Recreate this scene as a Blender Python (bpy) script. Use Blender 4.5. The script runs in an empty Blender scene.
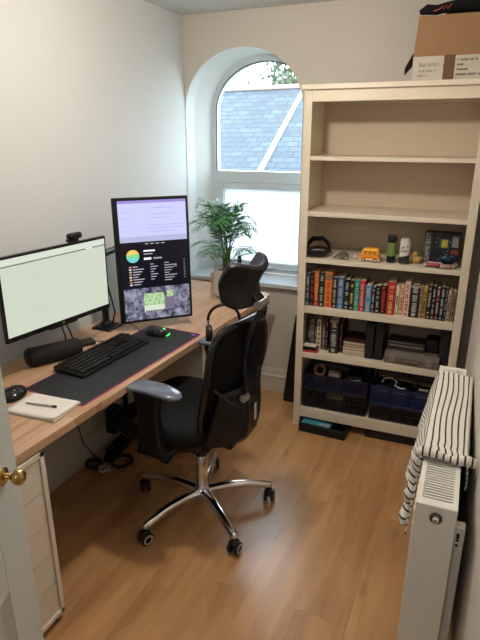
import bpy, bmesh, math, random
from mathutils import Vector, Matrix, Euler
random.seed(7)
R = math.radians
SC = bpy.context.scene
COL = SC.collection

# ------------------------------------------------------------ camera
cam_d = bpy.data.cameras.new('camera'); cam = bpy.data.objects.new('camera', cam_d); COL.objects.link(cam)
cam_d.sensor_fit = 'HORIZONTAL'; cam_d.sensor_width = 36.0; cam_d.lens = 537.3 / 480 * 36
cam_d.clip_start = 0.02; cam_d.clip_end = 300
cam.location = (1.757, -2.77, 1.665)
cam.rotation_euler = (math.pi / 2 - 0.333, 0, 0.413)
SC.camera = cam
# ------------------------------------------------------------ sky, exposure
w = bpy.data.worlds.new('overcast_sky'); SC.world = w; w.use_nodes = True
bg = w.node_tree.nodes['Background']; bg.inputs[0].default_value = (0.80, 0.89, 1.0, 1); bg.inputs[1].default_value = 9.0
SC.view_settings.view_transform = 'Standard'; SC.view_settings.look = 'None'
SC.view_settings.exposure = 0.22; SC.view_settings.gamma = 1.0; SC.view_settings.use_curve_mapping = False
LAMP_POS = (0.92, -1.04, 2.17); LAMP_W = 35.0; LAMP_COL = (1.0, 0.90, 0.79)
HALL_FILL_W = 9.0

# ------------------------------------------------------------ materials
MATS = {}
def srgb(h):
    c = [int(h[i:i + 2], 16) / 255 for i in (0, 2, 4)]
    return tuple(x / 12.92 if x <= .04045 else ((x + .055) / 1.055) ** 2.4 for x in c)
def mat(name, col, rough=.5, metal=0., var=.06, scale=25., bump=0., spec=.5, coat=0., emit=0., sheen=0.):
    if name in MATS: return MATS[name]
    if isinstance(col, str): col = srgb(col)
    m = bpy.data.materials.new(name); m.use_nodes = True; nt = m.node_tree; p = nt.nodes['Principled BSDF']
    p.inputs['Roughness'].default_value = rough; p.inputs['Metallic'].default_value = metal
    p.inputs['Specular IOR Level'].default_value = spec; p.inputs['Coat Weight'].default_value = coat
    p.inputs['Sheen Weight'].default_value = sheen
    tc = nt.nodes.new('ShaderNodeTexCoord'); n = nt.nodes.new('ShaderNodeTexNoise'); n.inputs['Scale'].default_value = scale; n.inputs['Detail'].default_value = 4
    nt.links.new(tc.outputs['Object'], n.inputs['Vector'])
    mr = nt.nodes.new('ShaderNodeMapRange'); mr.inputs['To Min'].default_value = 1 - var; mr.inputs['To Max'].default_value = 1 + var
    nt.links.new(n.outputs['Fac'], mr.inputs['Value'])
    vm = nt.nodes.new('ShaderNodeVectorMath'); vm.operation = 'SCALE'; vm.inputs[0].default_value = col
    nt.links.new(mr.outputs[0], vm.inputs['Scale']); nt.links.new(vm.outputs[0], p.inputs['Base Color'])
    if emit:
        nt.links.new(vm.outputs[0], p.inputs['Emission Color']); p.inputs['Emission Strength'].default_value = emit
        p.inputs['Base Color'].default_value = (0, 0, 0, 1)
        for l in list(p.inputs['Base Color'].links): nt.links.remove(l)
    if bump:
        b = nt.nodes.new('ShaderNodeBump'); b.inputs['Strength'].default_value = bump; b.inputs['Distance'].default_value = .002
        nt.links.new(n.outputs['Fac'], b.inputs['Height']); nt.links.new(b.outputs[0], p.inputs['Normal'])
    MATS[name] = m; return m
def wood(name, c1, c2, rough, axis=1, plank=None, grain=9., spec=.5, coat=0., knots=True, plen=1.28):
    m = bpy.data.materials.new(name); m.use_nodes = True; nt = m.node_tree; N = nt.nodes.new; L = nt.links.new
    p = nt.nodes['Principled BSDF']; p.inputs['Roughness'].default_value = rough; p.inputs['Specular IOR Level'].default_value = spec
    p.inputs['Coat Weight'].default_value = coat; p.inputs['Coat Roughness'].default_value = .25
    tc = N('ShaderNodeTexCoord'); vec = tc.outputs['Object']
    brick = None
    if plank:
        mp0 = N('ShaderNodeMapping'); L(vec, mp0.inputs['Vector'])
        if axis == 1: mp0.inputs['Rotation'].default_value = (0, 0, math.pi / 2)
        brick = N('ShaderNodeTexBrick'); L(mp0.outputs[0], brick.inputs['Vector'])
        brick.inputs['Scale'].default_value = 1; brick.inputs['Brick Width'].default_value = plen; brick.inputs['Row Height'].default_value = plank
        brick.inputs['Mortar Size'].default_value = .0008; brick.inputs['Mortar Smooth'].default_value = .1
        brick.inputs['Color1'].default_value = (0, 0, 0, 1); brick.inputs['Color2'].default_value = (1, 1, 1, 1); brick.inputs['Mortar'].default_value = (.5, .5, .5, 1)
        add = N('ShaderNodeVectorMath'); add.operation = 'ADD'; sc_ = N('ShaderNodeVectorMath'); sc_.operation = 'SCALE'; sc_.inputs['Scale'].default_value = 7.3
        L(brick.outputs['Color'], sc_.inputs[0]); L(vec, add.inputs[0]); L(sc_.outputs[0], add.inputs[1]); vec = add.outputs[0]
    mp = N('ShaderNodeMapping'); L(vec, mp.inputs['Vector'])
    s = [grain, grain, grain]; s[axis] = grain * .09; mp.inputs['Scale'].default_value = s
    n1 = N('ShaderNodeTexNoise'); n1.inputs['Scale'].default_value = 2.2; n1.inputs['Detail'].default_value = 6; n1.inputs['Roughness'].default_value = .6; n1.inputs['Distortion'].default_value = .6
    L(mp.outputs[0], n1.inputs['Vector'])
    n2 = N('ShaderNodeTexNoise'); n2.inputs['Scale'].default_value = 1.7; n2.inputs['Detail'].default_value = 3
    mp2 = N('ShaderNodeMapping'); s2 = [2.6, 2.6, 2.6]; s2[axis] = .9; mp2.inputs['Scale'].default_value = s2; L(vec, mp2.inputs['Vector']); L(mp2.outputs[0], n2.inputs['Vector'])
    mx = N('ShaderNodeMath'); mx.operation = 'MULTIPLY_ADD'; mx.inputs[1].default_value = .6
    L(n1.outputs['Fac'], mx.inputs[0]); m3 = N('ShaderNodeMath'); m3.operation = 'MULTIPLY'; m3.inputs[1].default_value = .4; L(n2.outputs['Fac'], m3.inputs[0]); L(m3.outputs[0], mx.inputs[2])
    cr = N('ShaderNodeValToRGB'); cr.color_ramp.elements[0].position = .36; cr.color_ramp.elements[1].position = .62
    cr.color_ramp.elements[0].color = (*srgb(c1), 1); cr.color_ramp.elements[1].color = (*srgb(c2), 1)
    L(mx.outputs[0], cr.inputs['Fac']); out = cr.outputs['Color']
    if knots:
        v = N('ShaderNodeTexVoronoi'); v.inputs['Scale'].default_value = 1.0; v.inputs['Randomness'].default_value = 1
        mk = N('ShaderNodeMapping'); s4 = [7, 7, 7]; s4[axis] = 2.6; mk.inputs['Scale'].default_value = s4; L(vec, mk.inputs['Vector']); L(mk.outputs[0], v.inputs['Vector'])
        r2 = N('ShaderNodeMapRange'); r2.inputs['From Min'].default_value = .03; r2.inputs['From Max'].default_value = .17; r2.inputs['To Min'].default_value = .6; r2.inputs['To Max'].default_value = 1
        L(v.outputs['Distance'], r2.inputs['Value'])
        sv = N('ShaderNodeVectorMath'); sv.operation = 'SCALE'; L(out, sv.inputs[0]); L(r2.outputs[0], sv.inputs['Scale']); out = sv.outputs[0]
    if plank:
        r3 = N('ShaderNodeMapRange'); r3.inputs['To Min'].default_value = 1.0; r3.inputs['To Max'].default_value = .72
        L(brick.outputs['Fac'], r3.inputs['Value']); s5 = N('ShaderNodeVectorMath'); s5.operation = 'SCALE'; L(out, s5.inputs[0]); L(r3.outputs[0], s5.inputs['Scale']); out = s5.outputs[0]
    L(out, p.inputs['Base Color'])
    r4 = N('ShaderNodeMapRange'); r4.inputs['To Min'].default_value = rough - .06; r4.inputs['To Max'].default_value = rough + .1; L(n2.outputs['Fac'], r4.inputs['Value']); L(r4.outputs[0], p.inputs['Roughness'])
    MATS[name] = m; return m

M_wall = mat('wall_paint', 'c9cbc9', .75, var=.02, scale=3, bump=.04)
M_far = mat('wall_paint_far', 'cdc6bc', .75, var=.02, scale=3, bump=.04)
M_reveal = mat('reveal_paint', 'd3d9da', .7, var=.015, scale=3)
M_ceil = mat('ceiling_paint', 'c6c6c2', .85, var=.015, scale=2)
M_trim = mat('trim_gloss_white', 'cfcbbf', .35, var=.03, scale=5)
M_case = mat('cream_bookcase_paint', 'dbd0bb', .42, var=.03, scale=14)
M_caseback = mat('cream_bookcase_back', 'cfbea6', .6, var=.04, scale=6)
M_upvc = mat('white_window_plastic', 'c3cdd2', .3, var=.02)
M_floor = wood('oak_laminate', 'aa7d50', 'd0a06c', .27, axis=1, plank=.19, grain=7, spec=.7, coat=.25)
M_desk = wood('beech_worktop', 'b28a68', 'd2ae90', .36, axis=1, grain=11, knots=False, plank=.045, plen=.6)
M_blackpl = mat('black_plastic', (.008, .008, .009), .4, spec=.35, bump=.1, scale=300)
M_blackgl = mat('gloss_black_plastic', (.01, .01, .011), .15)
M_mesh = mat('black_mesh_fabric', (.006, .006, .007), .8, var=.3, scale=700, bump=.4, spec=.15)
M_leather = mat('black_leatherette', (.007, .007, .008), .42, spec=.35, bump=.3, scale=220)
M_seat = mat('black_seat_fabric', (.008, .008, .008), .8, bump=.5, scale=500, spec=.2)
M_chrome = mat('polished_chrome', (.75, .75, .76), .13, metal=1, var=.02)
M_steel = mat('brushed_steel', (.5, .5, .52), .3, metal=1)
M_pad = mat('armrest_grey_plastic', (.13, .15, .20), .22, coat=.6)
M_white = mat('white_lacquer', 'e8e1d3', .4, var=.02)
M_rad = mat('radiator_enamel', 'eae7de', .33, var=.02)
M_brass = mat('worn_brass', (.55, .38, .13), .22, metal=1, var=.25, scale=30)
M_door = mat('door_gloss_paint', 'ccd2cf', .35, var=.02, scale=6)
M_dark = mat('dark_void_plastic', (.006, .006, .007), .6)
M_rubber = mat('rubber', (.02, .02, .02), .7)
M_wheelw = mat('light_grey_wheel_ring', (.55, .55, .53), .35)

# ------------------------------------------------------------ mesh builder
class MB:
    def __init__(s): s.v = []; s.f = []; s.uv = None; s.mi = []; s.cm = 0
    def add(s, vs, fs, M=None):
        o = len(s.v)
        s.v += [tuple(M @ Vector(v)) if M else tuple(v) for v in vs]
        s.f += [tuple(i + o for i in f) for f in fs]; s.mi += [s.cm] * len(fs); return s
    def box(s, c, d, M=None, taper=1.0, ty=None):
        x, y, z = c; a, b, h = d[0] / 2, d[1] / 2, d[2] / 2; t = taper; u = t if ty is None else ty
        vs = [(x - a, y - b, z - h), (x + a, y - b, z - h), (x + a, y + b, z - h), (x - a, y + b, z - h),
              (x - a * t, y - b * u, z + h), (x + a * t, y - b * u, z + h), (x + a * t, y + b * u, z + h), (x - a * t, y + b * u, z + h)]
        return s.add(vs, [(0, 3, 2, 1), (4, 5, 6, 7), (0, 1, 5, 4), (1, 2, 6, 5), (2, 3, 7, 6), (3, 0, 4, 7)], M)
    def b2(s, p, q, M=None):
        return s.box([(p[i] + q[i]) / 2 for i in range(3)], [abs(q[i] - p[i]) for i in range(3)], M)
    def lathe(s, prof, seg=24, M=None, cap=True):
        vs = []; fs = []; n = len(prof)
        for r, z in prof:
            for k in range(seg):
                a = 2 * math.pi * k / seg; vs.append((r * math.cos(a), r * math.sin(a), z))
        for i in range(n - 1):
            for k in range(seg):
                k2 = (k + 1) % seg; fs.append((i * seg + k, i * seg + k2, (i + 1) * seg + k2, (i + 1) * seg + k))
        if cap: fs.append(tuple(range(seg - 1, -1, -1))); fs.append(tuple((n - 1) * seg + k for k in range(seg)))
        return s.add(vs, fs, M)
    def tube(s, pts, r, seg=8, M=None, closed=False, flat=1.0, up=(0, 0, 1)):
        pts = [Vector(p) for p in pts]; n = len(pts); rs = r if isinstance(r, (list, tuple)) else [r] * n
        vs = []; fs = []; prevx = None
        for i, p in enumerate(pts):
            if closed: t = pts[(i + 1) % n] - pts[i - 1]
            else: t = pts[min(i + 1, n - 1)] - pts[max(i - 1, 0)]
            t.normalize()
            if prevx is None:
                u = Vector(up)
                if abs(t.dot(u)) > .95: u = Vector((1, 0, 0)) if abs(t.x) < .9 else Vector((0, 1, 0))
                x = t.cross(u).normalized()
            else:
                x = (prevx - t * prevx.dot(t)); x = x.normalized() if x.length > 1e-6 else t.orthogonal().normalized()
            prevx = x; yv = t.cross(x)
            for k in range(seg):
                a = 2 * math.pi * k / seg; vs.append(p + x * (math.cos(a) * rs[i]) + yv * (math.sin(a) * rs[i] * flat))
        m = n if closed else n - 1
        for i in range(m):
            j = (i + 1) % n
            for k in range(seg):
                k2 = (k + 1) % seg; fs.append((i * seg + k, i * seg + k2, j * seg + k2, j * seg + k))
        if not closed: fs.append(tuple(range(seg - 1, -1, -1))); fs.append(tuple((n - 1) * seg + k for k in range(seg)))
        return s.add(vs, fs, M)
    def prism(s, poly, lo, hi, axis='z', M=None):
        n = len(poly)
        def P(u, v, t): return {'z': (u, v, t), 'x': (t, u, v), 'y': (u, t, v)}[axis]
        vs = [P(u, v, lo) for u, v in poly] + [P(u, v, hi) for u, v in poly]
        fs = [tuple(range(n - 1, -1, -1)), tuple(range(n, 2 * n))] + [(i, (i + 1) % n, n + (i + 1) % n, n + i) for i in range(n)]
        return s.add(vs, fs, M)
    def grid(s, fn, nu, nv, M=None, closed_u=False):
        vs = [fn(i / (nu if closed_u else nu - 1), j / (nv - 1)) for j in range(nv) for i in range(nu)]; fs = []
        for j in range(nv - 1):
            for i in range(nu if closed_u else nu - 1):
                i2 = (i + 1) % nu; fs.append((j * nu + i, j * nu + i2, (j + 1) * nu + i2, (j + 1) * nu + i))
        return s.add(vs, fs, M)
    def ball(s, c, r, M=None, seg=16, rings=10):
        rx, ry, rz = (r, r, r) if not isinstance(r, (tuple, list)) else r
        pr = [(max(math.sin(math.pi * j / rings), .001), -math.cos(math.pi * j / rings)) for j in range(rings + 1)]
        T = Matrix.Translation(c) @ Matrix.Diagonal((rx, ry, rz, 1))
        return s.lathe(pr, seg, (M @ T) if M else T)
    def build(s, name, m, parent=None, bevel=0, bseg=2, smooth=True, ang=38, solid=0, loc=None, subsurf=0, weld=False):
        me = bpy.data.meshes.new(name); me.from_pydata(s.v, [], s.f); me.validate()
        bm = bmesh.new(); bm.from_mesh(me)
        if weld: bmesh.ops.remove_doubles(bm, verts=bm.verts, dist=1e-5)
        bmesh.ops.recalc_face_normals(bm, faces=bm.faces); bm.to_mesh(me); bm.free()
        for mm in (m if isinstance(m, (list, tuple)) else [m]): me.materials.append(mm)
        if isinstance(m, (list, tuple)) and len(me.polygons) == len(s.mi):
            me.polygons.foreach_set('material_index', s.mi)
        if smooth:
            me.polygons.foreach_set('use_smooth', [True] * len(me.polygons)); me.set_sharp_from_angle(angle=R(ang))
        o = bpy.data.objects.new(name, me); COL.objects.link(o)
        if parent: o.parent = parent
        if loc: o.location = loc
        if solid:
            md = o.modifiers.new('solid', 'SOLIDIFY'); md.thickness = solid; md.offset = 0
        if subsurf:
            md = o.modifiers.new('sub', 'SUBSURF'); md.levels = subsurf; md.render_levels = subsurf
        if bevel:
            md = o.modifiers.new('bevel', 'BEVEL'); md.width = bevel; md.segments = bseg; md.limit_method = 'ANGLE'; md.angle_limit = R(35)
        return o
def rrect(x0, y0, x1, y1, r, n=5):
    P = []
    for cx, cy, a0 in ((x1 - r, y1 - r, 0), (x0 + r, y1 - r, 90), (x0 + r, y0 + r, 180), (x1 - r, y0 + r, 270)):
        for k in range(n + 1):
            a = R(a0 + 90 * k / n); P.append((cx + r * math.cos(a), cy + r * math.sin(a)))
    return P
def tag(o, label, cat, group=None, kind=None):
    o['label'] = label; o['category'] = cat
    if group: o['group'] = group
    if kind: o['kind'] = kind
    return o
def thing(name, label, cat, loc=(0, 0, 0), rz=0, group=None, rot=None):
    o = bpy.data.objects.new(name, None); COL.objects.link(o); o.empty_display_size = .05
    o.location = loc; o.rotation_euler = rot if rot else (0, 0, rz); return tag(o, label, cat, group)
def struct(o): o['kind'] = 'structure'; return o
def copy_tree(o, parent=None):
    c = o.copy(); COL.objects.link(c); c.parent = parent
    for ch in [k for k in o.children]: copy_tree(ch, c)
    return c
def text(name, s, size, m, parent, loc, rot, depth=.0004, sx=1.0):
    cu = bpy.data.curves.new('lettering', 'FONT'); cu.body = s; cu.size = size; cu.extrude = depth; cu.resolution_u = 2
    t = bpy.data.objects.new('lettering_tmp', cu); COL.objects.link(t)
    dg = bpy.context.evaluated_depsgraph_get(); dg.update()
    me = bpy.data.meshes.new_from_object(t.evaluated_get(dg)); bpy.data.objects.remove(t)
    me.materials.clear(); me.materials.append(m)
    o = bpy.data.objects.new(name, me); COL.objects.link(o); o.parent = parent; o.location = loc; o.rotation_euler = rot; o.scale = (sx, 1, 1); return o
T = Matrix.Translation
def Rz(a): return Matrix.Rotation(R(a), 4, 'Z')
def Rx(a): return Matrix.Rotation(R(a), 4, 'X')
def Ry(a): return Matrix.Rotation(R(a), 4, 'Y')

# ============================================================ STRUCTURE
YF = .387; ZC = 2.33; XR = 1.80; YD = -2.80
def rwx(y): return 1.80 + (0.0 - y) * .038   # right wall leans away slightly
mb = MB(); mb.b2((-.2, -4.3, -.05), (2.4, .70, 0)); struct(mb.build('floor', M_floor, smooth=False))
mb = MB(); mb.b2((-.2, -4.3, ZC), (2.4, .74, ZC + .08)); struct(mb.build('ceiling', M_ceil, smooth=False))
mb = MB(); mb.b2((-.15, -2.95, 0), (0, .74, ZC)); struct(mb.build('wall_left', M_wall, smooth=False))
mb = MB(); mb.prism([(rwx(-.03), -.03), (rwx(YD), YD), (2.25, YD), (2.25, .74), (1.9, .74), (1.9, -.03)], 0, ZC, 'z'); struct(mb.build('wall_right', M_far, smooth=False))
# near wall with the doorway the camera stands in
mb = MB(); mb.b2((0, YD - .12, 0), (1.13, YD, ZC)); mb.b2((1.13, YD - .12, 2.03), (1.9, YD, ZC)); struct(mb.build('wall_near', M_wall, smooth=False))
mb = MB(); mb.b2((-.2, -4.35, 0), (2.4, -4.25, ZC)); mb.b2((2.3, -4.25, 0), (2.4, YD, ZC)); mb.b2((-.2, -4.25, 0), (-.1, -2.95, ZC)); struct(mb.build('wall_hall_light_block', M_wall, smooth=False))  # unseen hall walls, added to keep sky light out of the doorway

# far wall with arched recess
SPR = 1.80
def ring(x0, x1, top, y, spring=SPR, z0=.735, n=24):
    cx = (x0 + x1) / 2; a = (x1 - x0) / 2; b = top - spring
    P = [(x0, y, z0)]
    for k in range(n + 1):
        t = math.pi - math.pi * k / n; P.append((cx + a * math.cos(t), y, spring + b * math.sin(t)))
    P.append((x1, y, z0)); return P
def skin(mb, A, B):
    n = len(A); mb.add(list(A) + list(B), [(i, i + 1, n + i + 1, n + i) for i in range(n - 1)])
mb = MB()
A = ring(.003, .765, 2.143, YF); n = len(A)
top = [(p[0], YF, ZC) for p in A[1:-1]]
mb.add(A[1:-1] + top, [(i, i + 1, n - 2 + i + 1, n - 2 + i) for i in range(n - 3)])
mb.add([(.765, YF, 0), (1.9, YF, 0), (1.9, YF, ZC), (.765, YF, ZC)], [(0, 1, 2, 3)])
mb.add([(0, YF, 0), (.765, YF, 0), (.765, YF, .735), (0, YF, .735)], [(0, 1, 2, 3)])
mb.add([(0, YF, 1.8), (.003, YF, 1.8), (.003, YF, ZC), (0, YF, ZC)], [(0, 1, 2, 3)])
struct(mb.build('wall_far', M_far, ang=20))
mb = MB()
B1 = ring(.010, .768, 2.142, .485); C = ring(.078, .825, 2.125, .60)
skin(mb, A, B1); skin(mb, B1, C)
D = ring(.078, .825, 2.125, .656); skin(mb, C, D)
mb.add([(.765, YF, 0), (.765, .72, 0), (.765, .72, .74), (.765, YF, .74)], [(0, 1, 2, 3)])
mb.add([(-.2, .656, -.3), (2.4, .656, -.3), (2.4, .656, .735), (-.2, .656, .735)], [(0, 1, 2, 3)])
# outer leaf around the recess
O1 = D; O2 = [(p[0], .656, 2.6) for p in D]
mb.add(O1[1:-1] + O2[1:-1], [(i, i + 1, len(D) - 2 + i + 1, len(D) - 2 + i) for i in range(len(D) - 3)])
mb.add([(-.2, .656, .7), (.078, .656, .7), (.078, .656, 2.6), (-.2, .656, 2.6)], [(0, 1, 2, 3)])
mb.add([(.825, .656, .7), (2.4, .656, .7), (2.4, .656, 2.6), (.825, .656, 2.6)], [(0, 1, 2, 3)])
struct(mb.build('wall_far_reveal', M_reveal, ang=20))
# sill
mb = MB(); mb.b2((.002, .345, .735), (.83, .60, .765)); struct(mb.build('trim_1', M_upvc, bevel=.006))
# baseboards with moulded top
def skirting(name, p0, p1, nrm, h=.19):
    d = Vector(p1) - Vector(p0); L_ = d.length; ang = math.atan2(d.y, d.x)
    prof = [(0, 0), (.018, 0), (.018, h * .62), (.022, h * .64), (.022, h * .68), (.014, h * .74), (.014, h * .9), (.008, h), (0, h)]
    mb = MB(); M = T((*p0, 0)) @ Matrix.Rotation(ang, 4, 'Z') @ Matrix.Scale(nrm, 4, (0, 1, 0))
    mb.prism([(u, v) for u, v in prof], 0, L_, 'x', M); return struct(mb.build(name, M_trim, ang=25))
skirting('baseboard_left', (0, YD), (0, YF), -1, .23)
skirting('baseboard_far', (.02, YF), (.89, YF), -1, .165)
# window_1
win = bpy.data.objects.new('window_1', None); COL.objects.link(win); struct(win)
def arch_poly(x0, x1, top, z0, n=24, spring=SPR): return [(p[0], p[2]) for p in ring(x0, x1, top, 0, spring, z0, n)]
def frame_ring(mb, outer, inner, y0, y1):
    n = len(outer)
    for i in range(n - 1):
        a, b, c, d = outer[i], outer[i + 1], inner[i + 1], inner[i]
        mb.add([(a[0], y0, a[1]), (b[0], y0, b[1]), (c[0], y0, c[1]), (d[0], y0, d[1]), (a[0], y1, a[1]), (b[0], y1, b[1]), (c[0], y1, c[1]), (d[0], y1, d[1])],
               [(0, 1, 2, 3), (7, 6, 5, 4), (3, 2, 6, 7), (0, 4, 5, 1)])
mb = MB()
frame_ring(mb, arch_poly(.078, .825, 2.125, .765), arch_poly(.112, .790, 2.086, .765), .60, .652)
mb.b2((.112, .60, 1.362), (.79, .68, 1.434)); mb.b2((.112, .60, .765), (.79, .68, .79))
struct(mb.build('window_frame', M_upvc, win, ang=25))
mb = MB()
for a, b in (((.116, .59, .792), (.156, .67, 1.36)), ((.746, .59, .792), (.787, .67, 1.36)), ((.156, .59, 1.322), (.746, .67, 1.36)), ((.156, .59, .792), (.746, .67, .838))): mb.b2(a, b)
struct(mb.build('casement_sash', M_upvc, win, bevel=.004))
mb = MB(); frame_ring(mb, arch_poly(.110, .792, 2.088, 1.433), arch_poly(.1155, .787, 2.082, 1.433), .598, .602); struct(mb.build('gasket', M_rubber, win))
gm = bpy.data.materials.new('clear_glass'); gm.use_nodes = True; nt = gm.node_tree; nt.nodes.remove(nt.nodes['Principled BSDF'])
tr = nt.nodes.new('ShaderNodeBsdfTransparent'); gl = nt.nodes.new('ShaderNodeBsdfGlossy'); gl.inputs['Roughness'].default_value = .02; mx = nt.nodes.new('ShaderNodeMixShader'); mx.inputs[0].default_value = .05
tr.inputs[0].default_value = (.93, .97, .97, 1)
nt.links.new(tr.outputs[0], mx.inputs[1]); nt.links.new(gl.outputs[0], mx.inputs[2]); nt.links.new(mx.outputs[0], nt.nodes['Material Output'].inputs[0])
fg = bpy.data.materials.new('frosted_glass'); fg.use_nodes = True; nt = fg.node_tree; nt.nodes.remove(nt.nodes['Principled BSDF'])
tl = nt.nodes.new('ShaderNodeBsdfTranslucent'); tl.inputs[0].default_value = (.37, .41, .43, 1); gl = nt.nodes.new('ShaderNodeBsdfGlossy'); gl.inputs['Roughness'].default_value = .35; mx = nt.nodes.new('ShaderNodeMixShader'); mx.inputs[0].default_value = .06
nt.links.new(tl.outputs[0], mx.inputs[1]); nt.links.new(gl.outputs[0], mx.inputs[2]); nt.links.new(mx.outputs[0], nt.nodes['Material Output'].inputs[0])
mb = MB(); mb.prism(arch_poly(.112, .79, 2.086, 1.434), .640, .644, 'y'); struct(mb.build('upper_pane', gm, win, smooth=False))
mb = MB(); mb.add([(.15, .63, .835), (.75, .63, .835), (.75, .63, 1.325), (.15, .63, 1.325)], [(0, 1, 2, 3)]); struct(mb.build('frosted_pane', fg, win, smooth=False))
mb = MB(); mb.b2((.45, .575, .80), (.54, .592, .82)); mb.b2((.455, .56, .806), (.53, .575, .816)); struct(mb.build('window_handle', M_upvc, win, bevel=.003))

# door_1: open inward, hinged on the left of the doorway
dr = bpy.data.objects.new('door_1', None); COL.objects.link(dr); struct(dr)
DA = math.atan2(.937, -.35); HX, HY = 1.143, -2.762
dr.location = (HX, HY, 0); dr.rotation_euler = (0, 0, DA)   # local +x runs from hinge to free edge, local -y faces the room/right
DW = .775
mb = MB(); H0 = .008; H1 = 2.0; th = .018
def door_piece(x0, x1, z0, z1, t=th): mb.b2((x0, -t, z0), (x1, t, z1))
door_piece(0, .11, H0, H1); door_piece(DW - .11, DW, H0, H1)
for z0, z1 in ((H0, .22), (.72, .90), (1.88, H1)): door_piece(.11, DW - .11, z0, z1)
door_piece(.335, .44, .22, .72); door_piece(.335, .44, .90, 1.88)
struct(mb.build('door_frame_rails', M_door, dr, bevel=.002))
mb = MB()
for x0, x1 in ((.11, .335), (.44, DW - .11)):
    for z0, z1 in ((.22, .72), (.90, 1.88)):
        mb.b2((x0, -.006, z0), (x1, .006, z1))
        for s_ in (-1, 1):
            y = s_ * .006; d = .022; yo = s_ * .0165
            for a, b, c, e in (((x0, z0), (x1, z0), (x1 - d, z0 + d), (x0 + d, z0 + d)), ((x1, z0), (x1, z1), (x1 - d, z1 - d), (x1 - d, z0 + d)), ((x1, z1), (x0, z1), (x0 + d, z1 - d), (x1 - d, z1 - d)), ((x0, z1), (x0, z0), (x0 + d, z0 + d), (x0 + d, z1 - d))):
                mb.add([(a[0], yo, a[1]), (b[0], yo, b[1]), (c[0], y, c[1]), (e[0], y, e[1])], [(0, 1, 2, 3)])
struct(mb.build('door_panel', M_door, dr))
for sgn in (-1, 1):
    K = T((DW - .06, sgn * th, .980)) @ Rx(90 if sgn < 0 else -90) @ Matrix.Scale(.86, 4)
    k = MB(); k.lathe([(.001, .0), (.023, .0), (.023, .003), (.018, .006), (.010, .008), (.0085, .012), (.008, .020), (.011, .024), (.017, .028), (.0205, .034), (.021, .041), (.0175, .048), (.012, .053), (.001, .054)], 28, K)
    struct(k.build('door_knob', M_brass, dr))
# door frame behind
mb = MB(); mb.b2((1.10, YD - .12, 0), (1.132, YD + .012, 2.05)); struct(mb.build('trim_2', M_trim))

# ============================================================ OUTSIDE
sl = bpy.data.materials.new('slate_tiles'); sl.use_nodes = True; nt = sl.node_tree; p = nt.nodes['Principled BSDF']; p.inputs['Roughness'].default_value = .6
tc = nt.nodes.new('ShaderNodeTexCoord'); br = nt.nodes.new('ShaderNodeTexBrick'); nt.links.new(tc.outputs['UV'], br.inputs['Vector'])
br.inputs['Scale'].default_value = 1; br.inputs['Brick Width'].default_value = .24; br.inputs['Row Height'].default_value = .15; br.inputs['Mortar Size'].default_value = .011
br.inputs['Color1'].default_value = (*srgb('26323c'), 1); br.inputs['Color2'].default_value = (*srgb('364551'), 1); br.inputs['Mortar'].default_value = (*srgb('18222b'), 1)
nz = nt.nodes.new('ShaderNodeTexNoise'); nz.inputs['Scale'].default_value = 3; nt.links.new(tc.outputs['UV'], nz.inputs['Vector'])
mr = nt.nodes.new('ShaderNodeMapRange'); mr.inputs['To Min'].default_value = .75; mr.inputs['To Max'].default_value = 1.25; nt.links.new(nz.outputs['Fac'], mr.inputs['Value'])
vm = nt.nodes.new('ShaderNodeVectorMath'); vm.operation = 'SCALE'; nt.links.new(br.outputs['Color'], vm.inputs[0]); nt.links.new(mr.outputs[0], vm.inputs['Scale']); nt.links.new(vm.outputs[0], p.inputs['Base Color'])
bp = nt.nodes.new('ShaderNodeBump'); bp.inputs['Strength'].default_value = .6; bp.inputs['Distance'].default_value = .01; bp.invert = True; nt.links.new(br.outputs['Fac'], bp.inputs['Height']); nt.links.new(bp.outputs[0], p.inputs['Normal'])
M_brick = mat('yellow_stock_brick', 'a08f78', .8, var=.25, scale=12)
M_lead = mat('white_painted_flashing', 'e9edf0', .5)
M_ridge = mat('clay_ridge_tile', '9a7f74', .75, var=.15)
hz = thing('neighbouring_house', 'slate roofed house seen through the arched window, with a white hip flashing', 'house', (0, 0, 0))
E0 = Vector((-6.0, 5.0, .25)); E1 = Vector((3.5, 5.0, .25))        # eaves line
G0 = Vector((-6.0, 8.4, 2.50)); G1 = Vector((3.5, 8.4, 2.60))
mb = MB(); mb.add([E0, E1, G1, G0], [(0, 1, 2, 3)])
roof = mb.build('roof', sl, hz, smooth=False); uvl = roof.data.uv_layers.new(name='UVMap')
Ls = (G0 - E0).length
for poly in roof.data.polygons:
    for li in poly.loop_indices:
        co = roof.data.vertices[roof.data.loops[li].vertex_index].co
        uvl.data[li].uv = (co.x, 0 if co.y < 6 else Ls)
def onroof(x, t): a = E0.lerp(E1, (x + 6) / 9.5); b = G0.lerp(G1, (x + 6) / 9.5); return a.lerp(b, t)
mb = MB(); mb.prism([(5.0, -3), (8.4, -3), (8.4, 2.3), (5.15, .2)], -6, 3.5, 'x'); mb.build('house_wall', M_brick, hz)
mb = MB(); mb.tube([G0 + Vector((0, 0, .03)), G1 + Vector((0, 0, .03))], .045, 10); mb.build('ridge_tiles', M_ridge, hz)
mb = MB(); pa, pb = Vector((-1.72, 8.32, 2.47)), Vector((-1.80, 5.05, .32)); dv = (pb - pa).normalized(); nn = Vector((0, -.53, .85)); sd = dv.cross(nn).normalized() * .036
mb.add([pa - sd, pa + sd, pb + sd, pb - sd, pa - sd + nn * .05, pa + sd + nn * .05, pb + sd + nn * .05, pb - sd + nn * .05], [(0, 1, 2, 3), (4, 5, 6, 7), (0, 1, 5, 4), (2, 3, 7, 6), (0, 3, 7, 4), (1, 2, 6, 5)]); mb.build('hip_flashing', M_lead, hz)
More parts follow.
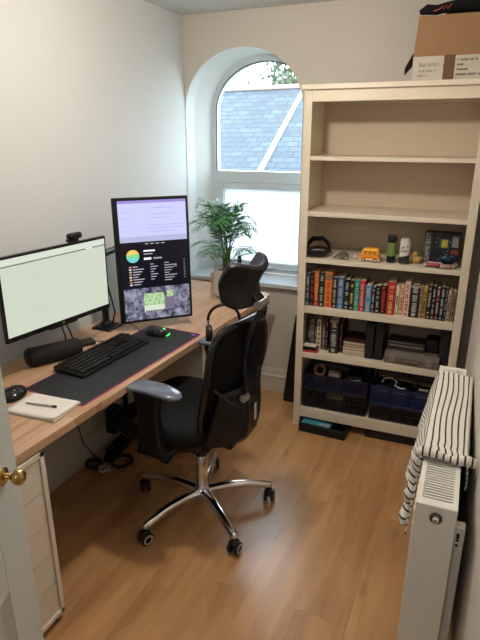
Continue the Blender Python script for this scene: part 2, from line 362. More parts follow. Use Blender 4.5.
# tree behind the roof
M_leafout = mat('tree_foliage', '46553f', .7, var=.3, scale=6)
M_bark = mat('bark', '5d5145', .9, var=.2)
tr_ = thing('garden_tree', 'pale green tree rising above the neighbouring roof ridge', 'tree', (-3.15, 13.5, -2.45))
mb = MB(); mb.tube([(0, 0, 0), (.1, 0, 2.5), (0, .1, 4.6), (.2, 0, 6.0)], [.25, .2, .13, .05], 8)
for k in range(7):
    a = k * .9; z = 3.8 + k * .3; mb.tube([(0, 0, z), (.7 * math.cos(a), .7 * math.sin(a), z + .7), (1.2 * math.cos(a), 1.2 * math.sin(a), z + 1.1)], [.06, .035, .01], 5)
mb.build('trunk', M_bark, tr_)
mb = MB(); rnd = random.Random(3)
for c in range(70):
    a = rnd.uniform(0, 6.28); rr = rnd.uniform(.1, 1.35); cx, cy, cz = rr * math.cos(a), rr * math.sin(a), rnd.uniform(4.3, 6.9 - .35 * rr)
    for k in range(42):
        q = Vector((rnd.gauss(cx, .24), rnd.gauss(cy, .24), rnd.gauss(cz, .2))); s_ = rnd.uniform(.05, .11)
        Mx = T(q) @ Euler((rnd.uniform(0, 6), rnd.uniform(0, 6), rnd.uniform(0, 6))).to_matrix().to_4x4()
        mb.add([(-s_, 0, 0), (0, -s_ * .5, 0), (s_, 0, .01), (0, s_ * .5, 0)], [(0, 1, 2, 3)], Mx)
mb.build('foliage', M_leafout, tr_, smooth=False)
mb = MB(); mb.b2((-40, .9, -3.2), (40, 60, -3)); struct(mb.build('ground', mat('garden_ground', '6d7364', .9)))

# ============================================================ DESK
DKR = R(-2.6)      # worktop is set very slightly askew to the wall
desk = thing('desk', 'long oiled beech worktop desk running along the left wall', 'desk', (0, 0, 0))
mb = MB(); mb.prism([(.004, -2.1), (.552, -2.1), (.657, .205), (.45, .29), (.004, .325)], .706, .740, 'z'); mb.build('tabletop', M_desk, desk, bevel=.003)
mb = MB(); mb.b2((.03, -.50, .0), (.065, -.16, .70)); mb.b2((.03, -.50, .0), (.55, -.465, .70)); mb.build('side_panel', M_white, desk, bevel=.002)
# drawer unit
du = thing('drawer_unit', 'narrow white five drawer unit standing under the near end of the desk', 'drawer unit', (.571, -1.827, 0))
mb = MB(); W2 = .18
mb.b2((-.50, -W2, .03), (.0, -W2 + .018, .70)); mb.b2((-.50, W2 - .018, .03), (0, W2, .70)); mb.b2((-.50, -W2, .68), (0, W2, .70)); mb.b2((-.50, -W2, .03), (0, W2, .048)); mb.b2((-.50, -W2, .03), (-.49, W2, .70))
mb.build('carcass', M_white, du, bevel=.001)
zz = .05
for k in range(5):
    h = .1255; z0 = zz + k * h
    dmb = MB(); dmb.prism([(-W2 + .0195, z0), (W2 - .0195, z0), (W2 - .0195, z0 + h - .003), (.03, z0 + h - .003), (.025, z0 + h - .017), (-.025, z0 + h - .017), (-.03, z0 + h - .003), (-W2 + .0195, z0 + h - .003)], -.024, -.006, 'x')
    dmb.build('drawer', M_white, du)
for sx in (-.46, -.03):
    for sy in (-W2 + .03, W2 - .03):
        f = MB(); f.lathe([(.014, 0), (.014, .03)], 14, T((sx, sy, 0))); f.build('foot', M_rubber, du)

# ============================================================ BOOKCASE
BX, BR = .894, .024
bc = thing('bookcase', 'tall cream painted bookcase standing beside the window', 'bookcase', (BX, 0, 0), BR)
BM = T((BX, 0, 0)) @ Matrix.Rotation(BR, 4, 'Z')
W, DP, HB = .864, .345, 1.872
def bl(x, y, z): return tuple(BM @ Vector((x, y, z)))
for x0 in (0, W - .04):
    mb = MB(); mb.b2((x0, 0, 0), (x0 + .04, .022, HB)); mb.build('front_post', M_case, bc, bevel=.0015)
    xs = x0 + (.004 if x0 == 0 else .018); mb = MB(); mb.b2((xs, .022, .0), (xs + .018, DP, HB)); mb.build('side_panel', M_case, bc)
mb = MB(); mb.b2((.02, DP - .006, .06), (W - .02, DP, HB)); mb.build('back_panel', M_caseback, bc)
mb = MB(); mb.b2((W * .5 - .002, DP - .0085, .13), (W * .5 + .002, DP - .006, HB - .01)); mb.build('back_joint', M_caseback, bc)
mb = MB(); mb.b2((-.012, -.018, HB), (W + .012, DP, HB + .024)); mb.build('top_panel', M_case, bc, bevel=.002)
mb = MB(); mb.b2((.04, .001, HB - .055), (W - .04, .02, HB)); mb.build('top_rail', M_case, bc, bevel=.001)
mb = MB(); mb.b2((.022, DP - .03, HB - .055), (W - .022, DP - .006, HB - .0)); mb.build('rear_rail', M_case, bc, bevel=.001)
mb = MB(); mb.b2((.04, .001, .062), (W - .04, .02, .12)); mb.build('plinth_rail', M_case, bc, bevel=.001)
mb = MB(); mb.b2((.022, .02, .102), (W - .022, DP - .006, .12)); mb.build('base_shelf', M_case, bc)
SH = [(1.538, .02), (1.255, .024), (1.004, .024), (.716, .036), (.445, .030)]
for z, t in SH:
    mb = MB(); mb.prism([(.0405, .003), (W - .0405, .003), (W - .0405, .023), (W - .0225, .023), (W - .0225, DP - .007), (.0225, DP - .007), (.0225, .023), (.0405, .023)], z, z + t, 'z'); mb.build('shelf', M_case, bc, bevel=.001)
T1, T2, T3, T4, T5, T0 = 1.558, 1.279, 1.028, .752, .475, .12

# ============================================================ RADIATOR
rad = thing('radiator', 'white double panel radiator on the right wall with a slotted top grille', 'radiator', (1.709, -1.545, 0), R(0))
RL = .92; RD = .10; RZ0, RZ1 = .17, .783
RM = Matrix(((1, -.012, 0, 0), (0, 1, 0, 0), (0, 0, 1, 0), (0, 0, 0, 1)))
mb = MB(); mb.b2((0, 0, RZ0), (.012, RL, RZ1 - .004), RM)
for k in range(28):
    y = .03 + k * (RL - .06) / 27; mb.b2((-.004, y - .008, RZ0 + .03), (0.001, y + .008, RZ1 - .04), RM)
mb.build('front_panel', M_rad, rad, bevel=.002)
mb = MB(); mb.b2((RD - .012, .01, RZ0), (RD, RL - .01, RZ1 - .012), RM); mb.build('rear_panel', M_rad, rad)
mb = MB(); mb.b2((0, -.003, RZ0), (RD, -.0002, RZ1 - .0), RM)
mb.build('end_panel', M_rad, rad, bevel=.001)
mb = MB(); mb.b2((0, RL + .0002, RZ0), (RD, RL + .003, RZ1), RM); mb.build('end_panel', M_rad, rad, bevel=.001)
mb = MB()
mb.b2((0, 0, RZ1 - .003), (.012, RL, RZ1), RM); mb.b2((RD - .012, 0, RZ1 - .003), (RD, RL, RZ1), RM)
mb.b2((.012, 0, RZ1 - .003), (RD - .012, .024, RZ1), RM); mb.b2((.012, RL - .024, RZ1 - .003), (RD - .012, RL, RZ1), RM)
ny = 74
for k in range(ny + 1):
    y = .024 + k * (RL - .048) / ny; mb.b2((.012, y - .0029, RZ1 - .004), (RD - .012, y + .0029, RZ1 - .0005), RM)
mb.build('top_grille', M_rad, rad)
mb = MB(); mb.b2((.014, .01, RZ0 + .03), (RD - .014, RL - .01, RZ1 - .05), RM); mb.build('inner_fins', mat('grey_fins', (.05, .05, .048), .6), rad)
kb = MB(); kb.lathe([(.001, .0), (.0155, .0), (.0155, .004), (.0125, .007), (.0115, .002)], 24, T((.052, -.0035, RZ1 - .033)) @ Rx(90)); kb.build('vent_collar', mat('dull_brass', (.16, .12, .07), .35, metal=.8), rad)
kb = MB(); kb.lathe([(.001, 0), (.008, 0), (.008, .009), (.006, .011), (.001, .011)], 20, T((.052, -.006, RZ1 - .033)) @ Rx(90)); kb.build('vent_plug', M_wheelw, rad)
kb = MB(); kb.lathe([(.001, 0), (.003, 0), (.003, .001)], 6, T((.052, -.0172, RZ1 - .033)) @ Rx(90)); kb.build('bleed_screw', M_brass, rad)
for yb in (.06, .80):
    b = MB(); b.b2((RD + .002, yb, RZ0 + .05), (RD + .028, yb + .028, RZ1 - .092), RM)
    b.build('wall_bracket', M_rad, rad, bevel=.001)
    s_ = MB()
    for z in (.668, .650, .634): s_.b2((RD + .009, yb - .0015, z - (.012 if z > .66 else .003)), (RD + .016, yb + .0, z + .004), RM)
    s_.build('bracket_slot', M_dark, rad)
for y_ in (.04, RL - .04):
    b = MB(); b.tube([(.05, y_, RZ0 + .04), (.05, y_, .12), (.05, y_, 0)], .0075, 10); b.build('pipe', M_rad, rad)

# ============================================================ LAMP (out of frame above)
lp = thing('pendant_lamp', 'plain bare bulb pendant hanging from the ceiling over the room', 'lamp', LAMP_POS)
mb = MB(); mb.tube([(0, 0, .06), (0, 0, ZC - LAMP_POS[2] - .025)], .003, 6); mb.build('flex', M_white, lp)
mb = MB(); mb.lathe([(.04, ZC - LAMP_POS[2] - .03), (.045, ZC - LAMP_POS[2] - .001)], 20); mb.build('ceiling_rose', M_white, lp)
mb = MB(); mb.lathe([(.016, .035), (.018, .04), (.018, .07), (.008, .08)], 16); mb.build('bulb_holder', M_white, lp)
mb = MB(); mb.ball((0, 0, 0), .034); mb.build('bulb', mat('bulb_glass', (1, .85, .65), .5, emit=8), lp)
ld = bpy.data.lights.new('bulb_light', 'POINT'); ld.energy = LAMP_W; ld.color = LAMP_COL; ld.shadow_soft_size = .05
lo = bpy.data.objects.new('bulb_light', ld); COL.objects.link(lo); lo.location = (LAMP_POS[0], LAMP_POS[1], LAMP_POS[2] - .045)
hd = bpy.data.lights.new('hall_fill_light', 'POINT'); hd.energy = HALL_FILL_W; hd.color = (.92, .96, 1.0); hd.shadow_soft_size = .12  # added unseen fill light, stands in for cool hall daylight from behind
ho = bpy.data.objects.new('hall_fill_light', hd); COL.objects.link(ho); ho.location = (1.5, -3.6, 2.15)

# ============================================================ OFFICE CHAIR
ch = thing('office_chair', 'black mesh office chair with headrest and polished star base, at the desk', 'chair', (.753, -.916, 0), R(-4))
ANG = [-108, -34, 39, 110, 183]
for a in ANG:
    M = Rz(a)
    mb = MB()
    def armfn(u, v):
        t = u; r = .03 + t * .285; hh = .105 + .012 * math.sin(t * 3.14) - .02 * t * t; wd = .027 - .008 * t; hg = .024 - .006 * t
        aa = v * 2 * math.pi; return (r, wd * math.cos(aa), hh + hg * math.sin(aa) * (1 if math.sin(aa) > 0 else .8))
    mb.grid(lambda u, v: armfn(v, u), 12, 12, M, closed_u=True)
    mb.ball((.315, 0, .085), (.020, .0165, .017), M)
    mb.build('base_arm', M_chrome, ch)
    # caster: hood, stem, two wheels
    cs = MB(); C0 = M @ T((.322, 0, 0)) @ Rz(a * 1.7)
    cs.lathe([(.006, .05), (.006, .08)], 10, M @ T((.318, 0, 0)))
    cs.tube([(-.020, 0, .034), (-.014, 0, .052), (.002, 0, .059), (.018, 0, .050)], [.014, .016, .016, .012], 10, C0, flat=.75)
    hood = cs.build('caster', M_blackgl, ch)
    for sd in (-1, 1):
        wv = MB(); wv.lathe([(.010, -.008), (.025, -.008), (.029, -.005), (.029, .005), (.025, .008), (.010, .008)], 22, C0 @ T((0, sd * .0165, .0292)) @ Rx(90)); wv.build('wheel', M_blackgl, hood)
        wv = MB(); wv.lathe([(.0150, -.0008), (.0205, -.0012), (.0225, .0), (.0205, .0012), (.0150, .0008), (.0150, -.0008)], 22, C0 @ T((0, sd * .0255, .0292)) @ Rx(90), cap=False); wv.build('wheel_ring', M_wheelw, hood)
mb = MB(); mb.lathe([(.040, .078), (.042, .088), (.040, .118), (.030, .128), (.029, .135)], 28); mb.build('base_hub', M_chrome, ch)
mb = MB(); mb.lathe([(.027, .12), (.027, .29), (.024, .295)], 24); mb.build('gas_lift', M_chrome, ch)
mb = MB(); mb.lathe([(.0185, .29), (.0185, .37)], 20); mb.build('gas_lift_stem', M_blackgl, ch)
mb = MB(); mb.box((-.02, 0, .385), (.20, .16, .05), taper=1.25); mb.box((.10, 0, .405), (.16, .09, .03)); mb.build('tilt_mechanism', M_blackpl, ch, bevel=.01)
mb = MB(); mb.tube([(-.03, -.07, .385), (-.03, -.16, .38), (-.03, -.205, .385)], .005, 8); mb.box((-.03, -.22, .386), (.035, .04, .010)); mb.build('height_lever', M_blackpl, ch, bevel=.002)
# seat: rounded cushion with waterfall front
def seat(u, v):   # v 0..1 profile around, u angle
    a = u * 2 * math.pi; n = 3.2
    cx, sy = math.cos(a), math.sin(a)
    k = (abs(cx) ** n + abs(sy) ** n) ** (-1 / n)
    x, y = cx * k * .255, sy * k * .262
    rr, zz_ = [(.0, .548), (.45, .547), (.78, .552), (.93, .545), (1.0, .52), (1.0, .490), (.96, .468), (.80, .455), (0, .45)][round(v * 8)]
    xx = -.105 + x * rr; z = zz_
    if x < 0: z -= .05 * max(0, (-x * rr - .12) / .135) ** 2
    z -= .012 * max(0, 1 - (y * rr / .15) ** 2) if zz_ > .51 else 0
    return (xx, y * rr, z)
mb = MB(); mb.grid(seat, 44, 9, closed_u=True); mb.build('seat', M_seat, ch, subsurf=1, ang=80, weld=True)
mb = MB(); mb.grid(lambda u, v: (seat(u, 1)[0] if False else -.105 + (seat(u, .75)[0] + .105) * (1.0 if v < .5 else .86), seat(u, .75)[1] * (1.0 if v < .5 else .86), .470 - .045 * v), 44, 4, closed_u=True)
mb.box((-.09, 0, .435), (.36, .36, .02)); mb.build('seat_pan', M_blackpl, ch)
# arms
for sd in (-1, 1):
    mb = MB(); y = sd * .272
    mb.prism([(-.135, .715), (-.005, .715), (-.02, .62), (-.012, .50), (.02, .43), (-.13, .43), (-.115, .50), (-.11, .62)], y - .020, y + .020, 'y')
    mb.prism([(-.12, .43), (.0, .43), (.0, .452), (-.12, .452)], min(y, sd * .05), max(y, sd * .05), 'y')
    mb.build('arm_upright', M_blackpl, ch, bevel=.008)
    mb = MB()
    def padf(u, v, y=y):
        t = v; x = -.175 + .262 * t; a = u * 2 * math.pi
        e = (1 - abs(2 * t - 1) ** 5) ** .5 if 0 < t < 1 else .02
        wd = (.042 + .006 * math.sin(t * 3)) * max(e, .25); hg = .014 * max(e, .3)
        zc = .722 + .016 * math.sin(t * math.pi * .9) - .006 * t
        cx, sn = math.cos(a), math.sin(a)
        return (x, y + wd * (abs(cx) ** .7) * (1 if cx > 0 else -1), zc + hg * (abs(sn) ** .8) * (1 if sn > 0 else -1))
    mb.grid(padf, 20, 18, closed_u=True); mb.add([padf(i / 20, 0) for i in range(20)], [tuple(range(20))]); mb.add([padf(i / 20, 1) for i in range(20)], [tuple(range(20))])
    mb.build('armrest_pad', M_pad, ch, ang=60, weld=True)
# backrest: curved frame with mesh
def bx(z): # x of back surface at height z (local)
    t = (z - .44) / .55; return .170 + .045 * math.sin(t * 2.2) + .035 * t - .02 * math.sin(t * 6.0) * (1 - t)
def bhw(z):
    t = (z - .44) / .55; return (.164 + .034 * math.sin(min(1, t * 1.25) * math.pi * .5) - .012 * max(0, t - .55) / .45)
def backedge(k, n=48):
    a = 2 * math.pi * k / n; c, s_ = math.cos(a), math.sin(a); e = 4.6
    q = (abs(c) ** e + abs(s_) ** e) ** (-1 / e)
    z = .705 + .262 * s_ * q; y = c * q * bhw(z)
    return y, z
pts = []
for k in range(48):
    y, z = backedge(k); pts.append((bx(z) - .9 * y * y + .14 * y - .022, y, z))
mb = MB(); mb.tube(pts, .014, 10, closed=True, up=(1, 0, 0)); mb.build('backrest_frame', M_blackgl, ch)
def backsurf(off):
    def f(u, v):
        a = u * 48; r = v; y, z = backedge(a); z2 = .705 + (z - .705) * r; y2 = y * r
        return (bx(z2) - .9 * y2 * y2 + .14 * y2 - .022 + off + .012 * (1 - r) ** 1, y2, z2)
    return f
mb = MB(); mb.grid(backsurf(.0), 48, 9, closed_u=True); mb.build('backrest_mesh', M_mesh, ch, solid=.006, weld=True)
# lumbar shell and rear spine
def shell(u, v):
    a = (u - .5) * 2; z = .44 + .26 * v
    hw = .180 * (1 - .2 * v); b = .085 * math.cos(a * 1.35) * math.sin((v * .75 + .22) * math.pi)
    return (bx(z) - .002 + b - .9 * (a * hw) ** 2 + .14 * a * hw, a * hw, z + .025 * a * a * (1 - v))
mb = MB(); mb.grid(shell, 16, 12); mb.build('lumbar_support', M_leather, ch, solid=.008)
def spine(pts, w_, t_, name, m):
    mb = MB(); n = len(pts); vs = []; fs = []
    for i, (x, z) in enumerate(pts):
        a = Vector(pts[max(i - 1, 0)]); b = Vector(pts[min(i + 1, n - 1)]); d = (b - a).normalized(); nx, nz_ = -d.y, d.x; ww = w_[i] if isinstance(w_, list) else w_
        vs += [(x + nx * t_, -ww, z + nz_ * t_), (x + nx * t_, ww, z + nz_ * t_), (x - nx * t_, ww, z - nz_ * t_), (x - nx * t_, -ww, z - nz_ * t_)]
    for i in range(n - 1):
        for k in range(4): fs.append((i * 4 + k, i * 4 + (k + 1) % 4, i * 4 + 4 + (k + 1) % 4, i * 4 + 4 + k))
    fs += [(3, 2, 1, 0), (n * 4 - 4, n * 4 - 3, n * 4 - 2, n * 4 - 1)]
    mb.add(vs, fs); return mb.build(name, m, ch, bevel=.004)
spine([(.02, .415), (.16, .43), (.245, .49), (.255, .58), (.238, .70), (.228, .82), (.248, .92), (.278, .99)], [.05, .055, .05, .045, .04, .035, .03, .026], .011, 'back_spine', M_blackgl)
for sd in (-1, 1):
    mb = MB(); mb.tube([(.245, sd * .02, .62), (.205, sd * .11, .66), (bx(.70) - .040 + .024 * sd, sd * .15, .72)], [.02, .016, .014], 8, flat=.6); mb.build('back_brace', M_blackgl, ch)
mb = MB(); mb.tube([(.250, -.04, .665), (.250, -.075, .668)], .016, 12); mb.build('adjustment_knob', M_steel, ch)
mb = MB(); mb.b2((.268, -.008, .545), (.2700, .012, .62)); mb.build('maker_label', M_wheelw, ch)
# headrest
spine([(.285, .985), (.295, 1.03), (.284, 1.062), (.270, 1.075), (.250, 1.085)], [.026, .026, .03, .032, .032], .012, 'headrest_bracket', M_blackgl)
mb = MB(); mb.tube([(.292, -.036, 1.052), (.292, .036, 1.052)], .017, 14); mb.build('headrest_hinge', M_steel, ch)
def hr(u, v):
    a = (u - .5) * 2; s_ = v
    y = a * .132; top = 1.198 + .050 * a * a - .03 * (abs(a) ** 6); bot = 1.045 - .012 * a * a + .045 * abs(a) ** 6
    z = bot + (top - bot) * s_
    x = .245 - .075 * a * a + .055 * max(0, s_ - .45) ** 1.3 * 2.0 + .02 * (1 - s_) ** 2
    return (x, y, z)
mb = MB(); mb.grid(hr, 20, 12); mb.build('headrest', M_leather, ch, solid=.030, bevel=.010, bseg=3, ang=60)

# headphones hanging on the top of the backrest
hp = thing('headphones', 'black over ear headphones hanging on the top left of the chair back', 'headphones', (.892, -.955, .972))
mb = MB(); mb.tube([(.055 * math.cos(t) * 1.0, .03 * math.cos(t), .0 + .062 * math.sin(t)) for t in [math.pi * k / 14 for k in range(15)]], .006, 8); mb.build('headband', M_blackpl, hp)
for sd in (-1, 1):
    mb = MB(); mb.tube([(sd * .055, sd * .03, 0), (sd * .053, sd * .03, -.03)], .004, 8); mb.build('yoke', M_steel, hp)
    mb = MB(); K = T((sd * .052, sd * .03, -.055)) @ Rz(28) @ Ry(90); mb.lathe([(.012, -.012), (.030, -.013), (.034, -.006), (.034, .008), (.028, .013), (.012, .013)], 20, K); mb.build('ear_cup', M_blackpl, hp)

# ============================================================ ON THE DESK
DZ = .740
def screen_mat(name, col, strength=1.0): return mat(name, col, .3, emit=strength, var=.015, scale=8)
# landscape monitor
m1 = thing('monitor', 'wide black computer monitor showing a pale blank document, nearest on the desk', 'monitor', (.228, -1.119, 1.076), R(-7.6) , group=None)
m1.rotation_euler = (0, R(.8), R(-7.6))
W1, H1_ = .545, .332
mb = MB(); mb.prism(rrect(-W1 / 2, -H1_ / 2, W1 / 2, H1_ / 2, .004), -.016, 0, 'x'); mb.prism(rrect(-W1 / 2 + .04, -H1_ / 2 + .03, W1 / 2 - .04, H1_ / 2 - .03, .03), -.045, -.014, 'x')
mb.prism([(-.07, -H1_ / 2 - .006), (.07, -H1_ / 2 - .006), (.085, -H1_ / 2 + .004), (-.085, -H1_ / 2 + .004)], -.014, .001, 'x'); mb.build('housing', M_blackpl, m1, bevel=.0015)
SX0, SX1, SZ0, SZ1 = -W1 / 2 + .009, W1 / 2 - .009, -H1_ / 2 + .021, H1_ / 2 - .010
mb = MB(); mb.b2((0, SX0, SZ0), (.0006, SX1, SZ1)); scr = mb.build('screen', screen_mat('page_light', (.55, .60, .49), 1.0), m1)
def scr_rect(p, x, y0, z0, y1, z1, m, name):
    mb = MB(); mb.b2((x, y0, z0), (x + .0004, y1, z1)); return mb.build(name, m, p)
scr_rect(scr, .0007, SX0, SZ1 - .030, SX1, SZ1 - .025, screen_mat('bar_grey', (.16, .18, .17)), 'browser_bar')
scr_rect(scr, .0012, SX1 - .11, SZ1 - .0295, SX1 - .075, SZ1 - .0255, screen_mat('page_white', (.8, .85, .75)), 'tab_gap')
scr_rect(scr, .0007, SX0, SZ1 - .024, SX1, SZ1, screen_mat('page_top', (.62, .66, .56)), 'title_strip')
rnd = random.Random(5)
for k, zf in enumerate((.20, .26, .30, .37, .41, .52, .66, .72, .78)):
    z = SZ1 - (SZ1 - SZ0) * zf; scr_rect(scr, .0007, SX0 + .10 + .01 * (k % 2), z - .0012, SX0 + .17 + rnd.uniform(0, .09), z + .0012, screen_mat('text_faint', (.49, .54, .43)), 'text_line')
scr_rect(m1, .0002, SX0, -H1_ / 2 + .004, SX1, -H1_ / 2 + .020, M_blackgl, 'lower_bezel')
lg = MB(); lg.lathe([(.001, 0), (.006, 0), (.006, .0006), (.001, .0006)], 18, T((.0006, 0, -H1_ / 2 + .010)) @ Ry(90)); lg.build('round_maker_logo', M_steel, m1)
# webcam
wc = thing('webcam', 'small black webcam clipped to the top of the landscape monitor', 'webcam', (.226, -1.005, 1.241), R(-7.6))
mb = MB(); mb.tube([(.004, -.036, .024), (.004, -.030, .024), (.004, .030, .024), (.004, .036, .024)], [.008, .0135, .0135, .008], 14); mb.build('body', M_blackpl, wc)
mb = MB(); mb.b2((-.016, -.03, .001), (.008, .02, .012)); mb.b2((-.018, -.018, -.025), (-.0165, .018, .006)); mb.build('clip', M_blackpl, wc, bevel=.001)
mb = MB(); mb.lathe([(.001, 0), (.009, 0), (.009, .003), (.006, .002), (.001, .002)], 16, T((.0165, 0, .024)) @ Ry(90)); mb.build('lens', M_blackgl, wc)
# portrait monitor
m2 = thing('monitor', 'black monitor turned upright in portrait, showing music and a rocky wallpaper', 'monitor', (.352, -.599, 1.087))
m2.rotation_euler = (0, R(-2.5), R(-44.5))
W2_, H2 = .362, .602
mb = MB(); mb.prism(rrect(-W2_ / 2, -H2 / 2, W2_ / 2, H2 / 2, .005), -.018, 0, 'x'); mb.prism(rrect(-.13, -.22, .13, .22, .03), -.05, -.016, 'x'); mb.build('housing', M_blackpl, m2, bevel=.0015)
a0, a1, c0, c1 = -W2_ / 2 + .024, W2_ / 2 - .012, -H2 / 2 + .012, H2 / 2 - .014
mb = MB(); mb.b2((0, a0, c0), (.0006, a1, c1)); sc2 = mb.build('screen', screen_mat('display_dark', (.005, .004, .010)), m2)
HH = c1 - c0; WW = a1 - a0
def r2(u0, v0, u1, v1, m, name='window_area', lay=0, p=None):  # u from left, v from top, 0..1
    return scr_rect(p or sc2, .0007 + .0005 * lay, a0 + WW * u0, c1 - HH * v1, a0 + WW * u1, c1 - HH * v0, m, name)
r2(0, 0, 1, .022, screen_mat('lilac_bar', (.30, .24, .62)), 'top_bar'); r2(0, .022, 1, .29, screen_mat('lilac_page', (.55, .56, .86)), 'web_page'); r2(0, .29, 1, .335, screen_mat('lilac_shade', (.42, .44, .66)), 'page_footer')
for k, (u, v, l) in enumerate(((.45, .11, .4), (.45, .14, .3), (.43, .20, .5), (.4, .225, .55), (.42, .25, .4), (.5, .06, .3), (.06, .09, .12), (.06, .14, .1), (.06, .2, .1))): r2(u, v, u + l, v + .005, screen_mat('lilac_text', (.40, .37, .75)), 'text_line', 1)
# album picture: round-cornered green/orange sunrise
mb = MB(); K = T((.0012, a0 + WW * .17, c1 - HH * .45)) @ Ry(90); mb.lathe([(.0001, 0), (.031, 0), (.031, .0004), (.0001, .0004)], 28, K); mb.build('playlist_picture', screen_mat('album_green', (.22, .62, .25)), sc2)
mb = MB(); mb.prism([(.031 * math.cos(t) + a0 + WW * .17, .031 * math.sin(t) + c1 - HH * .45) for t in [R(20 + 150 * k / 14) for k in range(15)]], .0017, .0020, 'x'); mb.build('playlist_picture_sun', screen_mat('album_orange', (.85, .55, .12)), sc2)
mb = MB(); mb.prism([(.031 * math.cos(t) + a0 + WW * .17, .031 * math.sin(t) + c1 - HH * .45) for t in [R(195 + 150 * k / 14) for k in range(15)]], .0017, .0020, 'x'); mb.build('playlist_picture_field', screen_mat('album_teal', (.15, .6, .62)), sc2)
M_tx = screen_mat('ui_text', (.55, .52, .6)); M_tw = screen_mat('ui_white', (.9, .9, .95))
r2(.33, .405, .50, .418, M_tw, 'playlist_title', 1); r2(.33, .435, .46, .441, M_tx, 'text_line', 1); r2(.33, .468, .44, .486, M_tw, 'play_button', 1); r2(.47, .470, .60, .484, screen_mat('ui_grey', (.3, .3, .36)), 'follow_button', 1)
for k in range(8):
    v = .535 + k * .0215
    r2(.10, v, .135, v + .011, screen_mat('ui_thumb%d' % (k % 3), ((.7, .25, .2), (.8, .8, .8), (.6, .5, .3))[k % 3]), 'track_thumbnail', 1)
    r2(.155, v + .002, .23 + .03 * (k * 7 % 4), v + .008, M_tx, 'track_name', 1)
    if k < 7: r2(.42, v - .012, .47 + .03 * (k * 5 % 3), v - .007, M_tx, 'artist_name', 1)
    r2(.63, v - .016, .70 + .04 * (k * 3 % 4), v - .011, M_tx, 'album_name', 1); r2(.93, v - .03, .95, v - .026, M_tx, 'track_length', 1)
r2(.80, .55, .815, .56, screen_mat('heart', (.8, .6, .3)), 'favourite_mark', 1)
for u in (.36, .44, .52, .60): r2(u, .350, u + .05, .356, M_tx, 'menu_word', 1)
# wallpaper: rocks
rk = bpy.data.materials.new('rock_wallpaper'); rk.use_nodes = True; nt = rk.node_tree; p = nt.nodes['Principled BSDF']; p.inputs['Base Color'].default_value = (0, 0, 0, 1)
tc = nt.nodes.new('ShaderNodeTexCoord'); n_ = nt.nodes.new('ShaderNodeTexNoise'); n_.inputs['Scale'].default_value = 22; n_.inputs['Detail'].default_value = 5; n_.inputs['Roughness'].default_value = .7; nt.links.new(tc.outputs['Object'], n_.inputs['Vector'])
cr = nt.nodes.new('ShaderNodeValToRGB'); cr.color_ramp.elements[0].position = .42; cr.color_ramp.elements[1].position = .62; cr.color_ramp.elements[0].color = (.03, .03, .06, 1); cr.color_ramp.elements[1].color = (.36, .36, .48, 1)
nt.links.new(n_.outputs['Fac'], cr.inputs['Fac']); nt.links.new(cr.outputs[0], p.inputs['Emission Color']); p.inputs['Emission Strength'].default_value = .9
r2(0, .725, 1, 1, rk, 'wallpaper')
lf = bpy.data.materials.new('leaf_photo'); lf.use_nodes = True; nt = lf.node_tree; p = nt.nodes['Principled BSDF']; p.inputs['Base Color'].default_value = (0, 0, 0, 1)
tc = nt.nodes.new('ShaderNodeTexCoord'); n_ = nt.nodes.new('ShaderNodeTexVoronoi'); n_.inputs['Scale'].default_value = 90; nt.links.new(tc.outputs['Object'], n_.inputs['Vector'])
cr = nt.nodes.new('ShaderNodeValToRGB'); cr.color_ramp.elements[0].color = (.12, .3, .06, 1); cr.color_ramp.elements[1].color = (.55, .75, .45, 1); nt.links.new(n_.outputs['Distance'], cr.inputs['Fac']); cr.color_ramp.elements[1].position = .7
nt.links.new(cr.outputs[0], p.inputs['Emission Color']); p.inputs['Emission Strength'].default_value = .9
r2(.29, .775, .60, .88, lf, 'picture_window', 1); r2(.29, .88, .60, .935, screen_mat('pale_panel', (.62, .68, .55)), 'picture_caption', 1); r2(.62, .80, .76, .93, screen_mat('grey_panel', (.16, .15, .2)), 'side_panel', 1); r2(.64, .765, .74, .82, lf, 'side_picture', 2)
for k in range(9): r2(.31 + k * .034, .925, .33 + k * .034, .94, screen_mat('dock_dark', (.03, .03, .05)), 'dock_icon', 2)
# twin monitor arm
ar = thing('screen_stand', 'black twin monitor arm clamped to the back of the desk between the screens', 'monitor arm', (.115, -.70, DZ))
mb = MB(); mb.b2((-.055, -.05, 0), (.055, .06, .012)); mb.lathe([(.03, .012), (.028, .03), (.02, .04)], 20); mb.build('clamp_base', M_blackpl, ar, bevel=.004)
mb = MB(); mb.lathe([(.0165, .01), (.0165, .42)], 18); mb.build('pole', M_blackpl, ar)
mb = MB(); mb.lathe([(.026, .29), (.026, .36)], 18); mb.tube([(0, 0, .33), (.02, -.20, .335)], .017, 10); mb.tube([(.02, -.20, .33), (.06, -.36, .335), (.075, -.40, .335)], .014, 10); mb.build('lower_arm', M_blackpl, ar)
mb = MB(); mb.lathe([(.026, .365), (.026, .41)], 18); mb.tube([(0, 0, .375), (-.03, .18, .37)], .017, 10); mb.tube([(-.03, .18, .37), (.16, .135, .35), (.185, .128, .35)], .014, 10); mb.build('upper_arm', M_blackpl, ar)
mb = MB(); mb.tube([(.02, .02, .01), (.035, .03, .08), (.03, .015, .16), (.022, 0, .25)], .004, 6); mb.build('cable', M_rubber, ar)
# monitor cables hanging from landscape monitor
cb = tag(MB().tube([(.175, -1.085, .90), (.19, -1.08, .84), (.17, -1.06, .78), (.15, -1.02, .745), (.10, -1.0, .744)], .0035, 6).build('monitor_cable', M_rubber), 'black cable dropping from the landscape monitor, on its left side', 'cable')
cb = tag(MB().tube([(.18, -1.06, .90), (.20, -1.05, .83), (.19, -1.02, .77), (.17, -.985, .745), (.11, -.96, .744)], .0035, 6).build('monitor_cable', M_rubber), 'black cable dropping from the landscape monitor, on its right side', 'cable')
